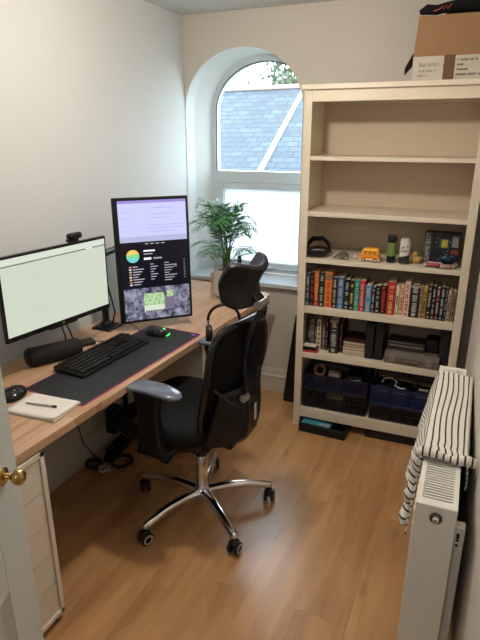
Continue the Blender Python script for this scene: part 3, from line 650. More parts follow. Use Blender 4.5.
# desk mat
MR = T((.430, -1.015, DZ)) @ Rz(-4.2)
dm = thing('desk_mat', 'large black desk mat with a pink stitched edge lying on the desk', 'desk mat', (.425, -1.01, DZ + .0002), R(-3.4))
mb = MB(); mb.prism(rrect(-.148, -.40, .148, .42, .012), 0, .003, 'z'); mb.build('mat_surface', mat('mat_cloth', (.014, .015, .019), .6, bump=.2, scale=600), dm)
M_pink = mat('pink_stitching', (.55, .05, .22), .6)
mb = MB(); mb.tube([(x, y, .0022) for x, y in rrect(-.148, -.40, .148, .42, .012)], .0017, 6, closed=True); mb.build('stitched_edge', M_pink, dm)
mb = MB(); mb.b2((.112, .385, .0031), (.132, .402, .0036)); mb.build('printed_logo', mat('logo_violet', (.25, .15, .5), .5), dm)
# keyboard
kb = thing('keyboard', 'full size black keyboard lying on the black desk mat', 'keyboard', (.338, -1.012, DZ + .004), R(-3.0))
mb = MB(); mb.prism([(-.079, 0), (.076, 0), (.079, .004), (.079, .011), (-.079, .024), (-.081, .02)], -.222, .222, 'y'); mb.build('body', M_blackpl, kb, bevel=.002)
keys = [(r_, c_) for r_ in range(6) for c_ in range(21)]
M_key = mat('black_keycap', (.016, .016, .018), .42)
KT = Ry(4.7)
for r_ in range(6):
    mb = MB(); x = .060 - r_ * .0225 - (.004 if r_ == 5 else 0)
    y = -.212
    cs_ = []
    for blk, n_k in ((0, 14 if r_ < 5 else 13), (1, 3), (2, 4)):
        for c_ in range(n_k):
            if blk == 1 and r_ == 2: y += .0205; continue
            wd = .0175
            if r_ == 0 and blk == 0 and 3 < c_ < 9:
                if c_ == 4: mb.box((x, y + .045, .0245 - .085 * (x)), (.0175, .10, .008), taper=.86, ty=.97); y += .1025
                continue
            mb.box((x, y + .0095, .0245 - .085 * x), (.0175, wd, .009), taper=.78); y += .0192 if blk == 0 else .0200
        y += .0065
    mb.build('key_row', M_key, kb)
mo = thing('mouse', 'black computer mouse with a glowing green wheel at the far end of the mat', 'mouse', (.408, -.695, DZ + .0035), R(8))
def mousefn(ln, wd, hg):
    def f(u, v):
        a = u * 2 * math.pi; r = math.cos(v * math.pi / 2) ** .6 if v < 1 else 0.0
        c, s_ = math.cos(a), math.sin(a); x = c * ln * r; return (x, s_ * wd * r * (1 + .12 * c), hg * math.sin(v * math.pi / 2) * (1 - .25 * max(0, -c) * r))
    return f
mb = MB(); mb.grid(mousefn(.060, .032, .040), 28, 9, closed_u=True); mb.add([mousefn(.060, .032, .04)(i / 28, 0) for i in range(28)], [tuple(range(28))]); mb.build('shell', M_blackgl, mo, weld=True, ang=70)
M_green = mat('green_led', (.08, .9, .15), .4, emit=2.2)
mb = MB(); mb.lathe([(.004, -.004), (.0085, -.003), (.0085, .003), (.004, .004)], 16, T((.036, 0, .030)) @ Rx(90)); mb.build('scroll_wheel', M_green, mo)
mb = MB(); mb.tube([(.058, -.02, .008), (.0625, 0, .008), (.058, .02, .008)], .0022, 6); mb.build('light_strip', M_green, mo)
mb = MB(); mb.tube([(-.058, 0, .01), (-.10, .02, .004), (-.14, .07, .004), (-.19, .10, .004), (-.26, .12, .004)], .0018, 6); mb.build('lead', M_rubber, mo)
# left black mouse + cable
mo2 = thing('mouse', 'black mouse with silver trim beside the notebook at the near end', 'mouse', (.255, -1.455, DZ + .003), R(-75))
mb = MB(); mb.grid(mousefn(.066, .046, .030), 28, 9, closed_u=True); mb.add([mousefn(.066, .046, .030)(i / 28, 0) for i in range(28)], [tuple(range(28))]); mb.build('shell', M_blackgl, mo2, weld=True, ang=70)
mb = MB(); mb.tube([(-.02, -.016, .029), (.01, -.02, .028), (.032, -.018, .023), (.032, .012, .023), (.012, .018, .029)], .0025, 6); mb.build('silver_trim', M_steel, mo2)
# notebook + pen
nb = thing('notebook', 'open white paper notebook lying near the front corner of the desk', 'notebook', (.424, -1.482, DZ + .0035), R(4))
M_paper = mat('paper', 'e8e2da', .7, var=.02)
mb = MB(); mb.b2((-.105, -.075, 0), (.105, .072, .004)); mb.build('page_block', M_paper, nb)
mb = MB(); mb.b2((-.108, -.078, -.0015), (.108, .074, 0)); mb.build('back_cover', mat('grey_card', 'b8b2aa', .7), nb)
mb = MB(); mb.grid(lambda u, v: (-.105 + .21 * u, -.075 + .147 * v, .0043 + .006 * max(0, u - .6) ** 2 * (1 - v) * 6), 12, 8); mb.build('top_sheet', M_paper, nb, solid=.0004)
pn = thing('pen', 'thin grey pen with black ends lying on the white notebook', 'pen', (.425, -1.487, DZ + .0132), R(-2))
mb = MB(); mb.tube([(-.058, -.010, 0), (.040, .010, 0)], .0033, 10); mb.build('barrel', mat('pen_grey', (.42, .38, .38), .4), pn)
mb = MB(); mb.tube([(.040, .010, 0), (.055, .013, 0)], .0042, 10); mb.build('cap', M_blackgl, pn)
mb = MB(); mb.tube([(-.066, -.0115, 0), (-.058, -.010, 0)], [.001, .0033], 10); mb.build('tip', M_blackgl, pn)
# bluetooth speaker
sp = thing('speaker', 'black cylindrical portable speaker on the desk below the landscape monitor', 'speaker', (.168, -1.135, DZ), R(-30))
mb = MB(); mb.tube([(0, -.113, .042), (0, -.103, .042), (0, .103, .042), (0, .113, .042)], [.032, .041, .041, .032], 22, flat=.95); mb.build('mesh_body', mat('speaker_grille', (.010, .010, .011), .85, bump=.6, scale=900), sp)
for sd in (-1, 1): mb = MB(); mb.tube([(0, sd * .113, .042), (0, sd * .117, .042)], [.033, .030], 22); mb.build('end_cap', M_rubber, sp)
mb = MB(); mb.b2((-.012, -.09, .001), (.012, .09, .006)); mb.build('foot', M_rubber, sp)
hb_ = thing('usb_hub', 'small flat black box with a lead beside the speaker', 'hub', (.16, -.93, DZ), R(-30))
mb = MB(); mb.b2((-.032, -.045, 0), (.032, .045, .018)); mb.build('case', M_blackpl, hb_, bevel=.004)
mb = MB(); mb.tube([(.0, .045, .008), (.02, .08, .004), (.06, .09, .004), (.085, .05, .0025)], .0022, 6); mb.build('lead', M_rubber, hb_)

# ============================================================ PALM
pl = thing('potted_palm', 'leafy green parlour palm in a white pot with wooden legs by the window', 'potted plant', (.442, .035, DZ))
mb = MB(); mb.lathe([(.060, .022), (.074, .024), (.079, .04), (.080, .178), (.076, .18), (.074, .155), (.001, .15)], 36, cap=False); mb.build('pot', mat('matte_white_ceramic', 'dcd7cf', .55), pl)
mb = MB(); mb.lathe([(.074, .158), (.05, .163), (.001, .160)], 24, cap=False); mb.build('soil', mat('soil', (.035, .022, .015), .95, var=.4, scale=90, bump=.8), pl)
M_pale = mat('pale_beech', 'cba27c', .5, var=.1)
for a in (215, 305, 35, 125):
    mb = MB(); c, s_ = math.cos(R(a)), math.sin(R(a)); mb.tube([(c * .089, s_ * .089, .0), (c * .089, s_ * .089, .155)], .0085, 8); mb.build('stand_leg', M_pale, pl)
mb = MB(); mb.b2((-.086, -.006, .010), (.086, .006, .021), Rz(35)); mb.b2((-.086, -.006, .010), (.086, .006, .021), Rz(125)); mb.build('stand_cross', M_pale, pl)
M_stem = mat('palm_stem', (.09, .16, .05), .55); M_frond = mat('palm_leaf', (.05, .19, .06), .45, var=.45, scale=14)
rnd = random.Random(11)
fr = []
for k in range(24):
    az = k * 2.399 + rnd.uniform(-.2, .2); hgt = rnd.uniform(.24, .46) if k > 5 else rnd.uniform(.10, .2); out = rnd.uniform(.12, .24) * (1.2 - hgt)
    if k in (0, 1): hgt = .40; out = .06
    fr.append((az, hgt, out))
fr += [(R(185), .33, .23), (R(170), .37, .19), (R(-5), .33, .20), (R(12), .36, .17), (R(-25), .30, .22), (R(200), .14, .17), (R(265), .20, .19), (R(20), .16, .15)]
for az, hgt, out in fr:
    ca, sa = math.cos(az), math.sin(az); b0 = Vector((rnd.uniform(-.022, .022), rnd.uniform(-.022, .022), .155))
    P0, P1, P2, P3 = b0, b0 + Vector((ca * out * .12, sa * out * .12, hgt * .6)), b0 + Vector((ca * out * .5, sa * out * .5, hgt * 1.05)), b0 + Vector((ca * out, sa * out, hgt * .86))
    def bz(t): return P0 * (1 - t) ** 3 + P1 * 3 * t * (1 - t) ** 2 + P2 * 3 * t * t * (1 - t) + P3 * t ** 3
    pts = [bz(i / 14) for i in range(15)]
    mb = MB(); mb.tube(pts, [.0028 - .002 * i / 14 for i in range(15)], 5)
    stem_o = mb.build('stem', M_stem, pl)
    lv = MB()
    for i in range(12):
        t = .40 + .6 * i / 11; p_ = bz(t); d = (bz(min(1, t + .02)) - bz(t - .02)).normalized(); side = d.cross(Vector((0, 0, 1)))
        side = side.normalized() if side.length > .05 else Vector((-sa, ca, 0)); L0 = .075 * math.sin((t - .28) / .78 * math.pi) ** .7 + .030
        for sd in (-1, 1):
            q = (side * sd * .85 + d * .62 + Vector((0, 0, rnd.uniform(-.25, .12)))).normalized(); nn = q.cross(d).normalized(); wv = nn.cross(q).normalized()
            tip = p_ + q * L0 + Vector((0, 0, -.012)); mid = p_ + q * L0 * .45 + Vector((0, 0, .002)); w_ = .0050
            lv.add([p_, mid + wv * w_, tip, mid - wv * w_], [(0, 1, 2, 3)])
    lv.build('frond_leaflets', M_frond, stem_o, smooth=False)
bt = thing('small_bottle', 'small dark violet bottle standing behind the headrest on the window sill', 'bottle', (.352, .43, .765)); bt.scale = (1.3, 1.3, 1.62)
mb = MB(); mb.lathe([(.016, 0), (.019, .004), (.019, .05), (.012, .06), (.009, .064)], 20); mb.build('body', mat('dark_violet_glass', (.05, .03, .09), .2), bt)
mb = MB(); mb.lathe([(.0105, .062), (.0105, .085), (.008, .088)], 16); mb.build('cap', M_blackpl, bt)

# ============================================================ ON THE BOOKCASE
def bthing(name, label, cat, lx, ly, z, rz=0, group=None): return thing(name, label, cat, bl(lx, ly, z), BR + R(rz), group)
M_ink = mat('print_black', (.02, .02, .02), .6); M_inkw = mat('print_white', (.42, .41, .38), .6); M_inky = mat('print_gold', (.6, .42, .12), .5); M_inkr = mat('print_red', (.5, .04, .03), .6)
M_pg = mat('book_pages', 'cfc3a8', .8, var=.12, scale=60)
def book(label, lx0, lx1, h, depth, col, ink, z, group, y0=.03, lean=0, band=None, density=1.0):
    wd = lx1 - lx0 - .0012; cx = (lx0 + lx1) / 2
    b = bthing('book', label, 'book', cx, y0, z, 0, group)
    if lean: b.rotation_euler = (0, R(lean), BR)
    m = mat('cover_' + col, col, .5, var=.12, scale=40)
    mb = MB(); mb.b2((-wd / 2, 0, 0), (-wd / 2 + .0018, depth, h)); mb.b2((wd / 2 - .0018, 0, 0), (wd / 2, depth, h)); mb.b2((-wd / 2, 0, 0), (wd / 2, .0025, h)); mb.build('cover', m, b)
    mb = MB(); mb.b2((-wd / 2 + .0018, .003, .002), (wd / 2 - .0018, depth - .003, h - .003)); mb.build('pages', M_pg, b)
    rn = random.Random(int(lx0 * 1e4) + int(z * 100)); mb = MB(); zz2 = h * .18
    hw = wd * .30
    while zz2 < h * .9:
        L_ = rn.uniform(.006, .013); 
        if rn.random() < .85 * density: mb.b2((-hw * rn.uniform(.6, 1), -.0006, zz2), (hw * rn.uniform(.6, 1), .0, zz2 + L_ * .62))
        zz2 += L_ * .95
        if rn.random() < .14: zz2 += .012
    if mb.v: mb.build('spine_lettering', ink, b)
    if band:
        mb = MB(); mb.b2((-wd / 2, -.0004, h * band[0]), (wd / 2, .0001, h * band[1])); mb.build('spine_band', mat('cover_' + band[2], band[2], .5, var=.12, scale=40), b)
    mb = MB(); mb.b2((-wd * .2, -.0006, .008), (wd * .2, 0, .008 + wd * .4)); mb.build('publisher_mark', ink, b)
    return b
G1_ = 'paperbacks in the full row on the middle shelf'
rows = [ # x0,x1,h,colour,ink,label,band
 (.036, .060, .185, '27415f', M_inkw, 'navy blue book at the far left end of the full book row', None),
 (.061, .083, .195, '1f1a1a', M_inkr, 'black book with red lettering, second from the left end of the full book row', None),
 (.084, .110, .198, 'c96f33', M_inky, 'book with an orange upper and red lower spine in the full book row', (0, .42, 'b02a2a')),
 (.111, .142, .196, '23291f', M_inkw, 'dark olive book between two orange spines in the full book row', None),
 (.143, .185, .202, 'd07a2c', M_inkr, 'thick orange book near the left end of the full book row', (.78, .96, '8c6a4a')),
 (.186, .213, .176, '3b2020', M_inkw, 'dark maroon book with white lettering, right of the thick orange one', None),
 (.214, .251, .180, '3f6b96', M_inkw, 'mid blue book in the left half of the full book row', None),
 (.252, .281, .170, '191a1d', M_inkw, 'black book with large white lettering, right of the mid blue one', None),
 (.282, .306, .168, '20201c', M_inky, 'black book with gold lettering, left of the teal green book', None),
 (.307, .334, .172, '1f9a7c', M_inkw, 'teal green book in the full book row', None),
 (.335, .364, .172, 'c8263c', M_inkw, 'bright red book beside the teal green one in the full book row', None),
 (.366, .399, .150, '4f8fb0', M_inkw, 'short light blue book in the middle of the full book row', None),
 (.400, .419, .142, '18191c', M_inkw, 'short thin black book right of the light blue one', None),
 (.420, .446, .152, '15161a', M_inkw, 'short black book with white spots of lettering in the middle of the full book row', None),
 (.447, .478, .158, '221517', M_inkr, 'black book with red lettering, left of the tall scarlet book', None),
 (.480, .523, .180, 'b5292b', M_inky, 'tall scarlet book with orange lettering in the full book row', None),
 (.524, .543, .168, 'd8ccb0', M_ink, 'narrow cream book right of the scarlet one', None),
 (.544, .566, .170, 'd3bd95', M_inkr, 'narrow cream book with red lettering, middle of three pale spines', None),
 (.567, .597, .190, 'd9b9b4', M_inkr, 'pale pink book, tallest of the three pale spines', None),
 (.598, .645, .176, '17171b', M_inkw, 'wide black book right of the pale pink one', (.92, .98, '9a9a98')),
 (.646, .660, .172, 'a58f74', M_ink, 'thin tan booklet beside the wide black book', None),
 (.661, .682, .172, 'b08a35', M_ink, 'mustard yellow book in the right half of the full book row', None),
 (.683, .704, .182, '1b1712', M_inkw, 'black case with gold specks right of the mustard book', None),
 (.705, .724, .180, '171315', M_inkw, 'thin black case, left of the dark red one', None),
 (.725, .744, .172, '5a1a1c', M_inkw, 'dark red case in the black group at the right of the full book row', None),
 (.745, .767, .180, '12262d', M_inkw, 'dark teal case right of the dark red one', None),
 (.768, .780, .176, '121214', M_inkw, 'thinnest black case near the right end of the full book row', None),
 (.781, .800, .166, 'a8957c', M_ink, 'tan book with dark lettering, second from the right end of the full book row', None),
 (.801, .820, .164, '8d7b68', M_ink, 'brown grey book at the right end of the full book row', None)]
for x0, x1, h, c, ink, lab, band in rows: book(lab, x0, x1, h, .125, c, ink, T4, G1_, y0=.035, band=band)
G2_ = 'books at the left of the shelf below'
for x0, x1, h, c, ink, lab, y0 in [
 (.045, .063, .185, '2b1d1c', M_inkw, 'dark brown book at the left end of the half filled shelf', .10),
 (.064, .082, .180, '8f8f90', M_ink, 'grey book behind the small red and black box', .09),
 (.083, .098, .180, '4a2622', M_inkw, 'brown book between the grey and the cream one', .10),
 (.099, .127, .184, 'd6c9b4', M_ink, 'cream book on the half filled shelf', .085),
 (.130, .150, .176, '6b3a35', M_inkw, 'reddish brown book right of the cream one', .09),
 (.151, .166, .190, '35171d', M_inkw, 'dark wine red book left of the large green black one', .085),
 (.180, .232, .205, '16242a', M_inkw, 'large dark green hardback with big pale lettering and tan top', .055),
 (.234, .250, .188, '2a1418', M_inkr, 'thin dark red book right of the large green black one', .08)]:
    book(lab, x0, x1, h, .15, c, ink, T5, G2_, y0=y0, band=(.9, .99, '9d8468') if x1 - x0 > .05 else None)
# stack of flat books
for k, (c, w_, h, lab) in enumerate([('8c7a5e', .128, .018, 'tan book at the bottom of the flat pile'), ('e0d8c4', .120, .014, 'white paged book second from the bottom of the flat pile'), ('5a3a2c', .130, .020, 'brown book in the middle of the flat pile'), ('a88c66', .118, .012, 'thin tan book near the top of the flat pile'), ('4a2a26', .126, .018, 'dark red brown book on top of the flat pile')]):
    z = T5 + [0, .018, .032, .052, .064][k]
    b = bthing('book', lab, 'book', .322, .065, z, (k * 37) % 5 - 2, 'flat pile of books')
    m = mat('cover_' + c, c, .55, var=.12, scale=40); mb = MB(); mb.b2((-w_ / 2, 0, 0), (w_ / 2, .18, .002)); mb.b2((-w_ / 2, 0, h - .002), (w_ / 2, .18, h)); mb.b2((-w_ / 2, 0, 0), (-w_ / 2 + .002, .18, h)); mb.build('cover', m, b)
    mb = MB(); mb.b2((-w_ / 2 + .002, .003, .002), (w_ / 2 - .003, .177, h - .002)); mb.build('pages', M_pg, b)
bx_ = bthing('small_box', 'small black and red box with a white lid, before the upright books', 'box', .078, .035, T5, 3)
mb = MB(); mb.b2((-.045, -.02, 0), (.045, .035, .012)); mb.build('red_base', mat('box_red', 'b5312c', .5), bx_, bevel=.001)
mb = MB(); mb.b2((-.043, -.016, .012), (.035, .033, .034)); mb.build('body', M_blackpl, bx_, bevel=.001)
mb = MB(); mb.b2((-.043, -.016, .034), (.035, .033, .039)); mb.build('lid', mat('box_white', 'cfc8bd', .5), bx_, bevel=.001)
# black upright cases
for k, (x0, x1, h, lab) in enumerate([(.385, .432, .21, 'matte black upright case beside the flat pile of books'), (.436, .482, .225, 'matte black upright case touching the grey brown tool case')]):
    b = bthing('upright_case', lab, 'case', (x0 + x1) / 2, .05, T5, 0, 'black upright cases')
    w_ = x1 - x0; mb = MB(); mb.b2((-w_ / 2, 0, 0), (w_ / 2, .2, h)); mb.build('shell', M_blackpl, b, bevel=.004)
    mb = MB(); mb.b2((-w_ / 2 + .006, -.0012, .02), (w_ / 2 - .006, 0, h - .02)); mb.build('front_plate', M_dark, b)
b = bthing('upright_case', 'black upright box at the right end of the half filled shelf', 'case', .795, .06, T5, 0)
mb = MB(); mb.b2((-.024, 0, 0), (.024, .2, .222)); mb.build('shell', mat('black_blue_box', (.008, .011, .016), .5), b, bevel=.003); mb = MB(); mb.b2((-.019, -.001, .01), (.019, 0, .212)); mb.build('front_plate', M_dark, b)
tb = bthing('tool_case', 'grey brown plastic tool case lying on the right of the half filled shelf', 'tool case', .645, .028, T5, -2)
M_tc = mat('tool_case_plastic', '6a6057', .5, var=.1)
mb = MB(); mb.prism([(0, .004), (.004, 0), (.17, 0), (.17, .033), (0, .033)], -.150, .135, 'x'); mb.build('lower_shell', M_tc, tb, bevel=.003)
mb = MB(); mb.prism([(.0, .035), (.17, .035), (.165, .066), (.012, .066)], -.150, .135, 'x'); mb.b2((-.13, .02, .064), (-.02, .15, .069)); mb.b2((0.01, .02, .064), (.115, .15, .069)); mb.build('lid', M_tc, tb, bevel=.003)
for x in (-.105, .085):
    mb = MB(); mb.b2((x - .014, -.005, .014), (x + .014, .002, .05)); mb.build('latch', mat('latch_grey', '857a6e', .4), tb, bevel=.002)
mb = MB(); mb.tube([(-.045, .0, .03), (-.04, -.012, .03), (.03, -.012, .03), (.035, 0, .03)], .0045, 8); mb.build('handle', M_tc, tb)
tb2 = bthing('equipment_case', 'long dark case lying on top of the grey tool case', 'case', .600, .075, T5 + .0695, -2)
mb = MB(); mb.b2((-.10, 0, 0), (.10, .12, .045)); mb.build('body', mat('dark_brown_plastic', (.03, .026, .024), .45), tb2, bevel=.005)
mb = MB(); mb.b2((-.09, -.002, .022), (.09, 0, .028)); mb.build('seam_strip', M_steel, tb2)
tb3 = bthing('camera_bag', 'squat black pouch on the right end of the grey tool case', 'pouch', .735, .09, T5 + .0695, 0)
mb = MB(); mb.prism(rrect(-.034, 0, .034, .075, .014), 0, .10, 'y'); mb.build('body', M_seat, tb3, bevel=.006); mb = MB(); mb.prism(rrect(-.030, .045, .030, .078, .01), -.006, .0, 'y'); mb.build('flap', M_blackpl, tb3, bevel=.002)

# toy shelf (top at T3)
gg = bthing('strapped_goggles', 'black padded goggles with a strap lying at the left end of the toy shelf', 'goggles', .085, .07, T3, 20)
mb = MB(); mb.tube([(-.055, -.01, .028), (-.035, -.02, .032), (0, -.024, .035), (.035, -.02, .032), (.052, -.005, .028)], [.018, .027, .03, .027, .016], 14); mb.build('visor', M_leather, gg)
mb = MB(); mb.tube([(-.05, 0, .03), (-.055, .05, .055), (-.02, .09, .082), (.035, .088, .084), (.066, .05, .06), (.062, .0, .032)], .010, 8, flat=1.8); mb.build('strap', M_seat, gg)
mb = MB(); mb.tube([(-.03, -.046, .045), (0, -.052, .047), (.03, -.046, .045)], .004, 6); mb.build('grey_trim', mat('grey_pink_trim', '7d6660', .6), gg)
st = bthing('tortoise_figure', 'small grey stone tortoise on the toy shelf', 'figurine', .225, .065, T3, 10)
M_st = mat('grey_stone', '8f8778', .75, var=.25, scale=70)
mb = MB(); mb.grid(mousefn(.034, .028, .032), 20, 7, T((0, 0, .008)), closed_u=True); mb.build('shell', mat('dark_stone', '5c544c', .7, var=.4, scale=90), st, weld=True)
mb = MB(); mb.ball((-.044, 0, .016), (.014, .011, .010)); mb.ball((-.02, -.022, .007), (.012, .008, .007)); mb.ball((.02, -.022, .007), (.012, .008, .007)); mb.ball((-.02, .022, .007), (.012, .008, .007)); mb.ball((.02, .022, .007), (.012, .008, .007)); mb.ball((0, 0, .010), (.03, .024, .007)); mb.build('body', M_st, st)
dc = bthing('round_ornament', 'tiny pale round ornament between the tortoise and the orange van', 'ornament', .292, .08, T3)
mb = MB(); mb.ball((0, 0, .014), (.014, .012, .014)); mb.build('ball', mat('pale_glaze', 'c2b6a6', .4), dc); mb = MB(); mb.lathe([(.009, 0), (.007, .004)], 14); mb.build('base', M_st, dc)
# toy van
tv = bthing('toy_van', 'orange and yellow toy camper van with white underside', 'toy', .372, .060, T3, -4)
M_or = mat('toy_orange', 'e58a22', .35); M_ye = mat('toy_yellow', 'f0b83c', .4); M_tw = mat('toy_white', 'ded6cc', .4)
mb = MB(); mb.prism([(-.052, .012), (.052, .012), (.053, .026), (.048, .036), (-.046, .036), (-.053, .024)], -.022, .022, 'y'); mb.build('lower_body', M_or, tv, bevel=.003)
mb = MB(); mb.prism([(-.045, .036), (.048, .036), (.046, .064), (.040, .070), (-.030, .070), (-.036, .066)], -.021, .021, 'y'); mb.build('cabin', M_ye, tv, bevel=.004)
mb = MB(); mb.b2((-.056, -.0235, .008), (.056, .0235, .015)); mb.build('bumper', M_tw, tv, bevel=.002)
mb = MB()
for x in (-.030, -.006, .018): mb.b2((x, -.0222, .042), (x + .019, -.021, .058))
mb.build('side_windows', mat('toy_window', 'c9772a', .2), tv)
mb = MB(); mb.b2((-.028, -.014, .070), (.038, .014, .0725)); mb.build('roof_rack', M_or, tv)
for x in (-.030, .032):
    for y in (-.022, .022):
        mb = MB(); mb.lathe([(.004, -.003), (.0105, -.003), (.0105, .003), (.004, .003)], 18, T((x, y, .0105)) @ Rx(90)); wh = mb.build('wheel', M_rubber, tv)
        mb = MB(); mb.lathe([(.001, -.0036), (.0055, -.0036), (.0055, .0036), (.001, .0036)], 14, T((x, y, .0105)) @ Rx(90)); mb.build('hubcap', M_tw, wh)
# black/green bottle
gb = bthing('deodorant_can', 'tall black container with a green patterned middle', 'container', .478, .075, T3)
mb = MB(); mb.lathe([(.021, 0), (.023, .003), (.023, .034), (.022, .036)], 24); mb.build('base', M_blackgl, gb)
mb = MB(); mb.lathe([(.0215, .034), (.0215, .108)], 24, cap=False); mb.build('green_sleeve', mat('green_sleeve', '6f8a4a', .4, var=.5, scale=120), gb)
mb = MB(); mb.lathe([(.022, .106), (.0232, .108), (.0232, .140), (.021, .143)], 24); mb.build('cap', M_blackgl, gb)
cn = bthing('drinks_can', 'white drinks can with a black bird and slanted black base', 'can', .545, .062, T3)
mb = MB(); mb.lathe([(.020, 0), (.0255, .006), (.0255, .118), (.0215, .127), (.0218, .130), (.019, .128)], 30); mb.build('body', mat('can_white', 'd3cdc4', .35), cn)
mb = MB(); n_ = 20; vs = []
for i in range(n_): a = R(-170 + 160 * i / (n_ - 1)); vs.append((.0258 * math.cos(a), .0258 * math.sin(a), .005)); 
for i in range(n_): a = R(-170 + 160 * i / (n_ - 1)); vs.append((.0258 * math.cos(a), .0258 * math.sin(a), .036 + .018 * i / n_))
mb.add(vs, [(i, i + 1, n_ + i + 1, n_ + i) for i in range(n_ - 1)]); mb.build('black_base_print', M_ink, cn)
def on_can(poly, r_=.0259): return [(r_ * math.sin(u / r_), -r_ * math.cos(u / r_), z) for u, z in poly]
mb = MB(); mb.add(on_can([(-.016, .084), (-.009, .092), (.0, .095), (.012, .099), (.017, .101), (.012, .092), (.004, .087), (-.006, .084)]), [tuple(range(8))]); mb.build('bird_print', M_ink, cn)
mb = MB(); 
for k in range(5): mb.add(on_can([(-.016 + k * .0066, .066), (-.0115 + k * .0066, .066), (-.0115 + k * .0066, .077), (-.016 + k * .0066, .077)]), [(0, 1, 2, 3)])
mb.build('lettering', mat('print_grey', (.12, .12, .12), .6), cn)
dk = bthing('yellow_duck', 'small yellow rubber duck half hidden behind the white can', 'toy', .605, .095, T3, 0)
mb = MB(); mb.ball((0, 0, .022), (.026, .02, .020)); mb.ball((-.008, 0, .050), (.015, .014, .014)); mb.ball((.022, 0, .030), (.010, .008, .006)); mb.build('body', mat('duck_yellow', 'b58f45', .45), dk); mb = MB(); mb.ball((-.022, 0, .048), (.008, .006, .003)); mb.build('beak', M_or, dk)
gbx = bthing('game_console_box', 'black game box with white lettering and yellow picture on the toy shelf', 'box', .725, .115, T3, -3)
mb = MB(); mb.b2((-.092, 0, 0), (.082, .06, .165)); mb.build('carton', mat('carton_black', (.012, .012, .014), .4), gbx, bevel=.0008)
mb = MB(); mb.b2((-.093, -.0008, .0), (-.058, .0, .165)); mb.build('grey_side_strip', mat('strip_grey', '4a4744', .5), gbx)
text('box_lettering', 'GAME BOY', .030, M_inkw, gbx, (-.064, -.0018, .014), (R(90), R(-90), 0))
mb = MB(); mb.b2((-.02, -.0009, .085), (.03, 0, .135)); mb.build('picture_frame', mat('pic_blue', '2c4a5a', .4), gbx)
mb = MB(); mb.b2((-.008, -.0016, .090), (.022, -.0006, .130)); mb.build('yellow_picture', mat('pic_yellow', 'b3a63c', .4, var=.5, scale=80), gbx)
mb = MB(); mb.b2((.042, -.0009, .095), (.072, 0, .150)); mb.build('pale_picture', mat('pic_pale', '8c8a8a', .4, var=.6, scale=90), gbx)
mb = MB()
for k in range(16): rk_ = random.Random(k); x_, z_ = rk_.uniform(-.050, .075), rk_.uniform(.01, .155); mb.b2((x_, -.0007, z_), (x_ + rk_.uniform(.003, .009), 0, z_ + .003))
mb.build('speckle_print', M_inkw, gbx)
mb = MB(); mb.b2((.040, -.0009, .055), (.076, 0, .080)); mb.build('red_picture', mat('pic_red', '8a3a30', .4, var=.5, scale=70), gbx)
rb = bthing('spider_robot_toy', 'dark blue toy robot vehicle with big round wheels before the game box', 'toy', .760, .070, T3, 6)
M_rb = mat('robot_blue', '1e3b50', .3); mb = MB(); mb.ball((-.01, 0, .045), (.030, .018, .020)); mb.ball((-.012, -.008, .064), (.013, .010, .010)); mb.build('body', M_rb, rb)
for x, y in ((-.048, -.008), (.034, -.012), (-.030, .018), (.030, .018)):
    mb = MB(); mb.tube([(-.01, 0, .048), (x * .8, y, .062), (x, y, .02)], .0045, 6); mb.build('strut', M_rb, rb)
    mb = MB(); mb.lathe([(.006, -.006), (.017, -.005), (.017, .005), (.006, .006)], 18, T((x, y, .0172)) @ Rx(90)); mb.build('wheel', M_rubber, rb)
mb = MB(); mb.lathe([(.001, -.0072), (.010, -.0072), (.010, .006), (.001, .006)], 18, T((.034, -.012, .0172)) @ Rx(90)); mb.build('pale_hub', mat('hub_grey', 'a8a6a6', .4), rb)
pk = bthing('toy_racing_car', 'pink and white toy racing car at the shelf edge before the game box', 'toy', .695, .030, T3, -6)
M_pk = mat('toy_pink', 'a83e48', .4); mb = MB(); mb.b2((-.030, -.010, .008), (.028, .012, .022)); mb.build('body', M_pk, pk, bevel=.004)
mb = MB(); mb.b2((-.034, .010, .020), (.034, .024, .026)); mb.build('tail_wing', mat('toy_pinkwhite', 'bfaaa6', .4), pk, bevel=.001)
for x in (-.042, .040): mb = MB(); mb.tube([(x, -.016, .012), (x, .012, .012)], [.009, .012], 12); mb.build('wheel', mat('toy_pinkwhite', 'bfaaa6', .4), pk)
pw = bthing('toy_rocket', 'pale pink and cream capsule shaped toy lying at the shelf edge', 'toy', .762, .022, T3, 20)
mb = MB(); mb.tube([(-.034, 0, .0125), (-.022, 0, .0125), (.018, 0, .0125), (.030, 0, .0125)], [.004, .012, .012, .009], 14); mb.build('body', mat('toy_cream', 'a9968c', .4), pw); mb = MB(); mb.tube([(.006, 0, .0126), (.012, 0, .0126)], .0126, 14); mb.build('band', M_pk, pw)

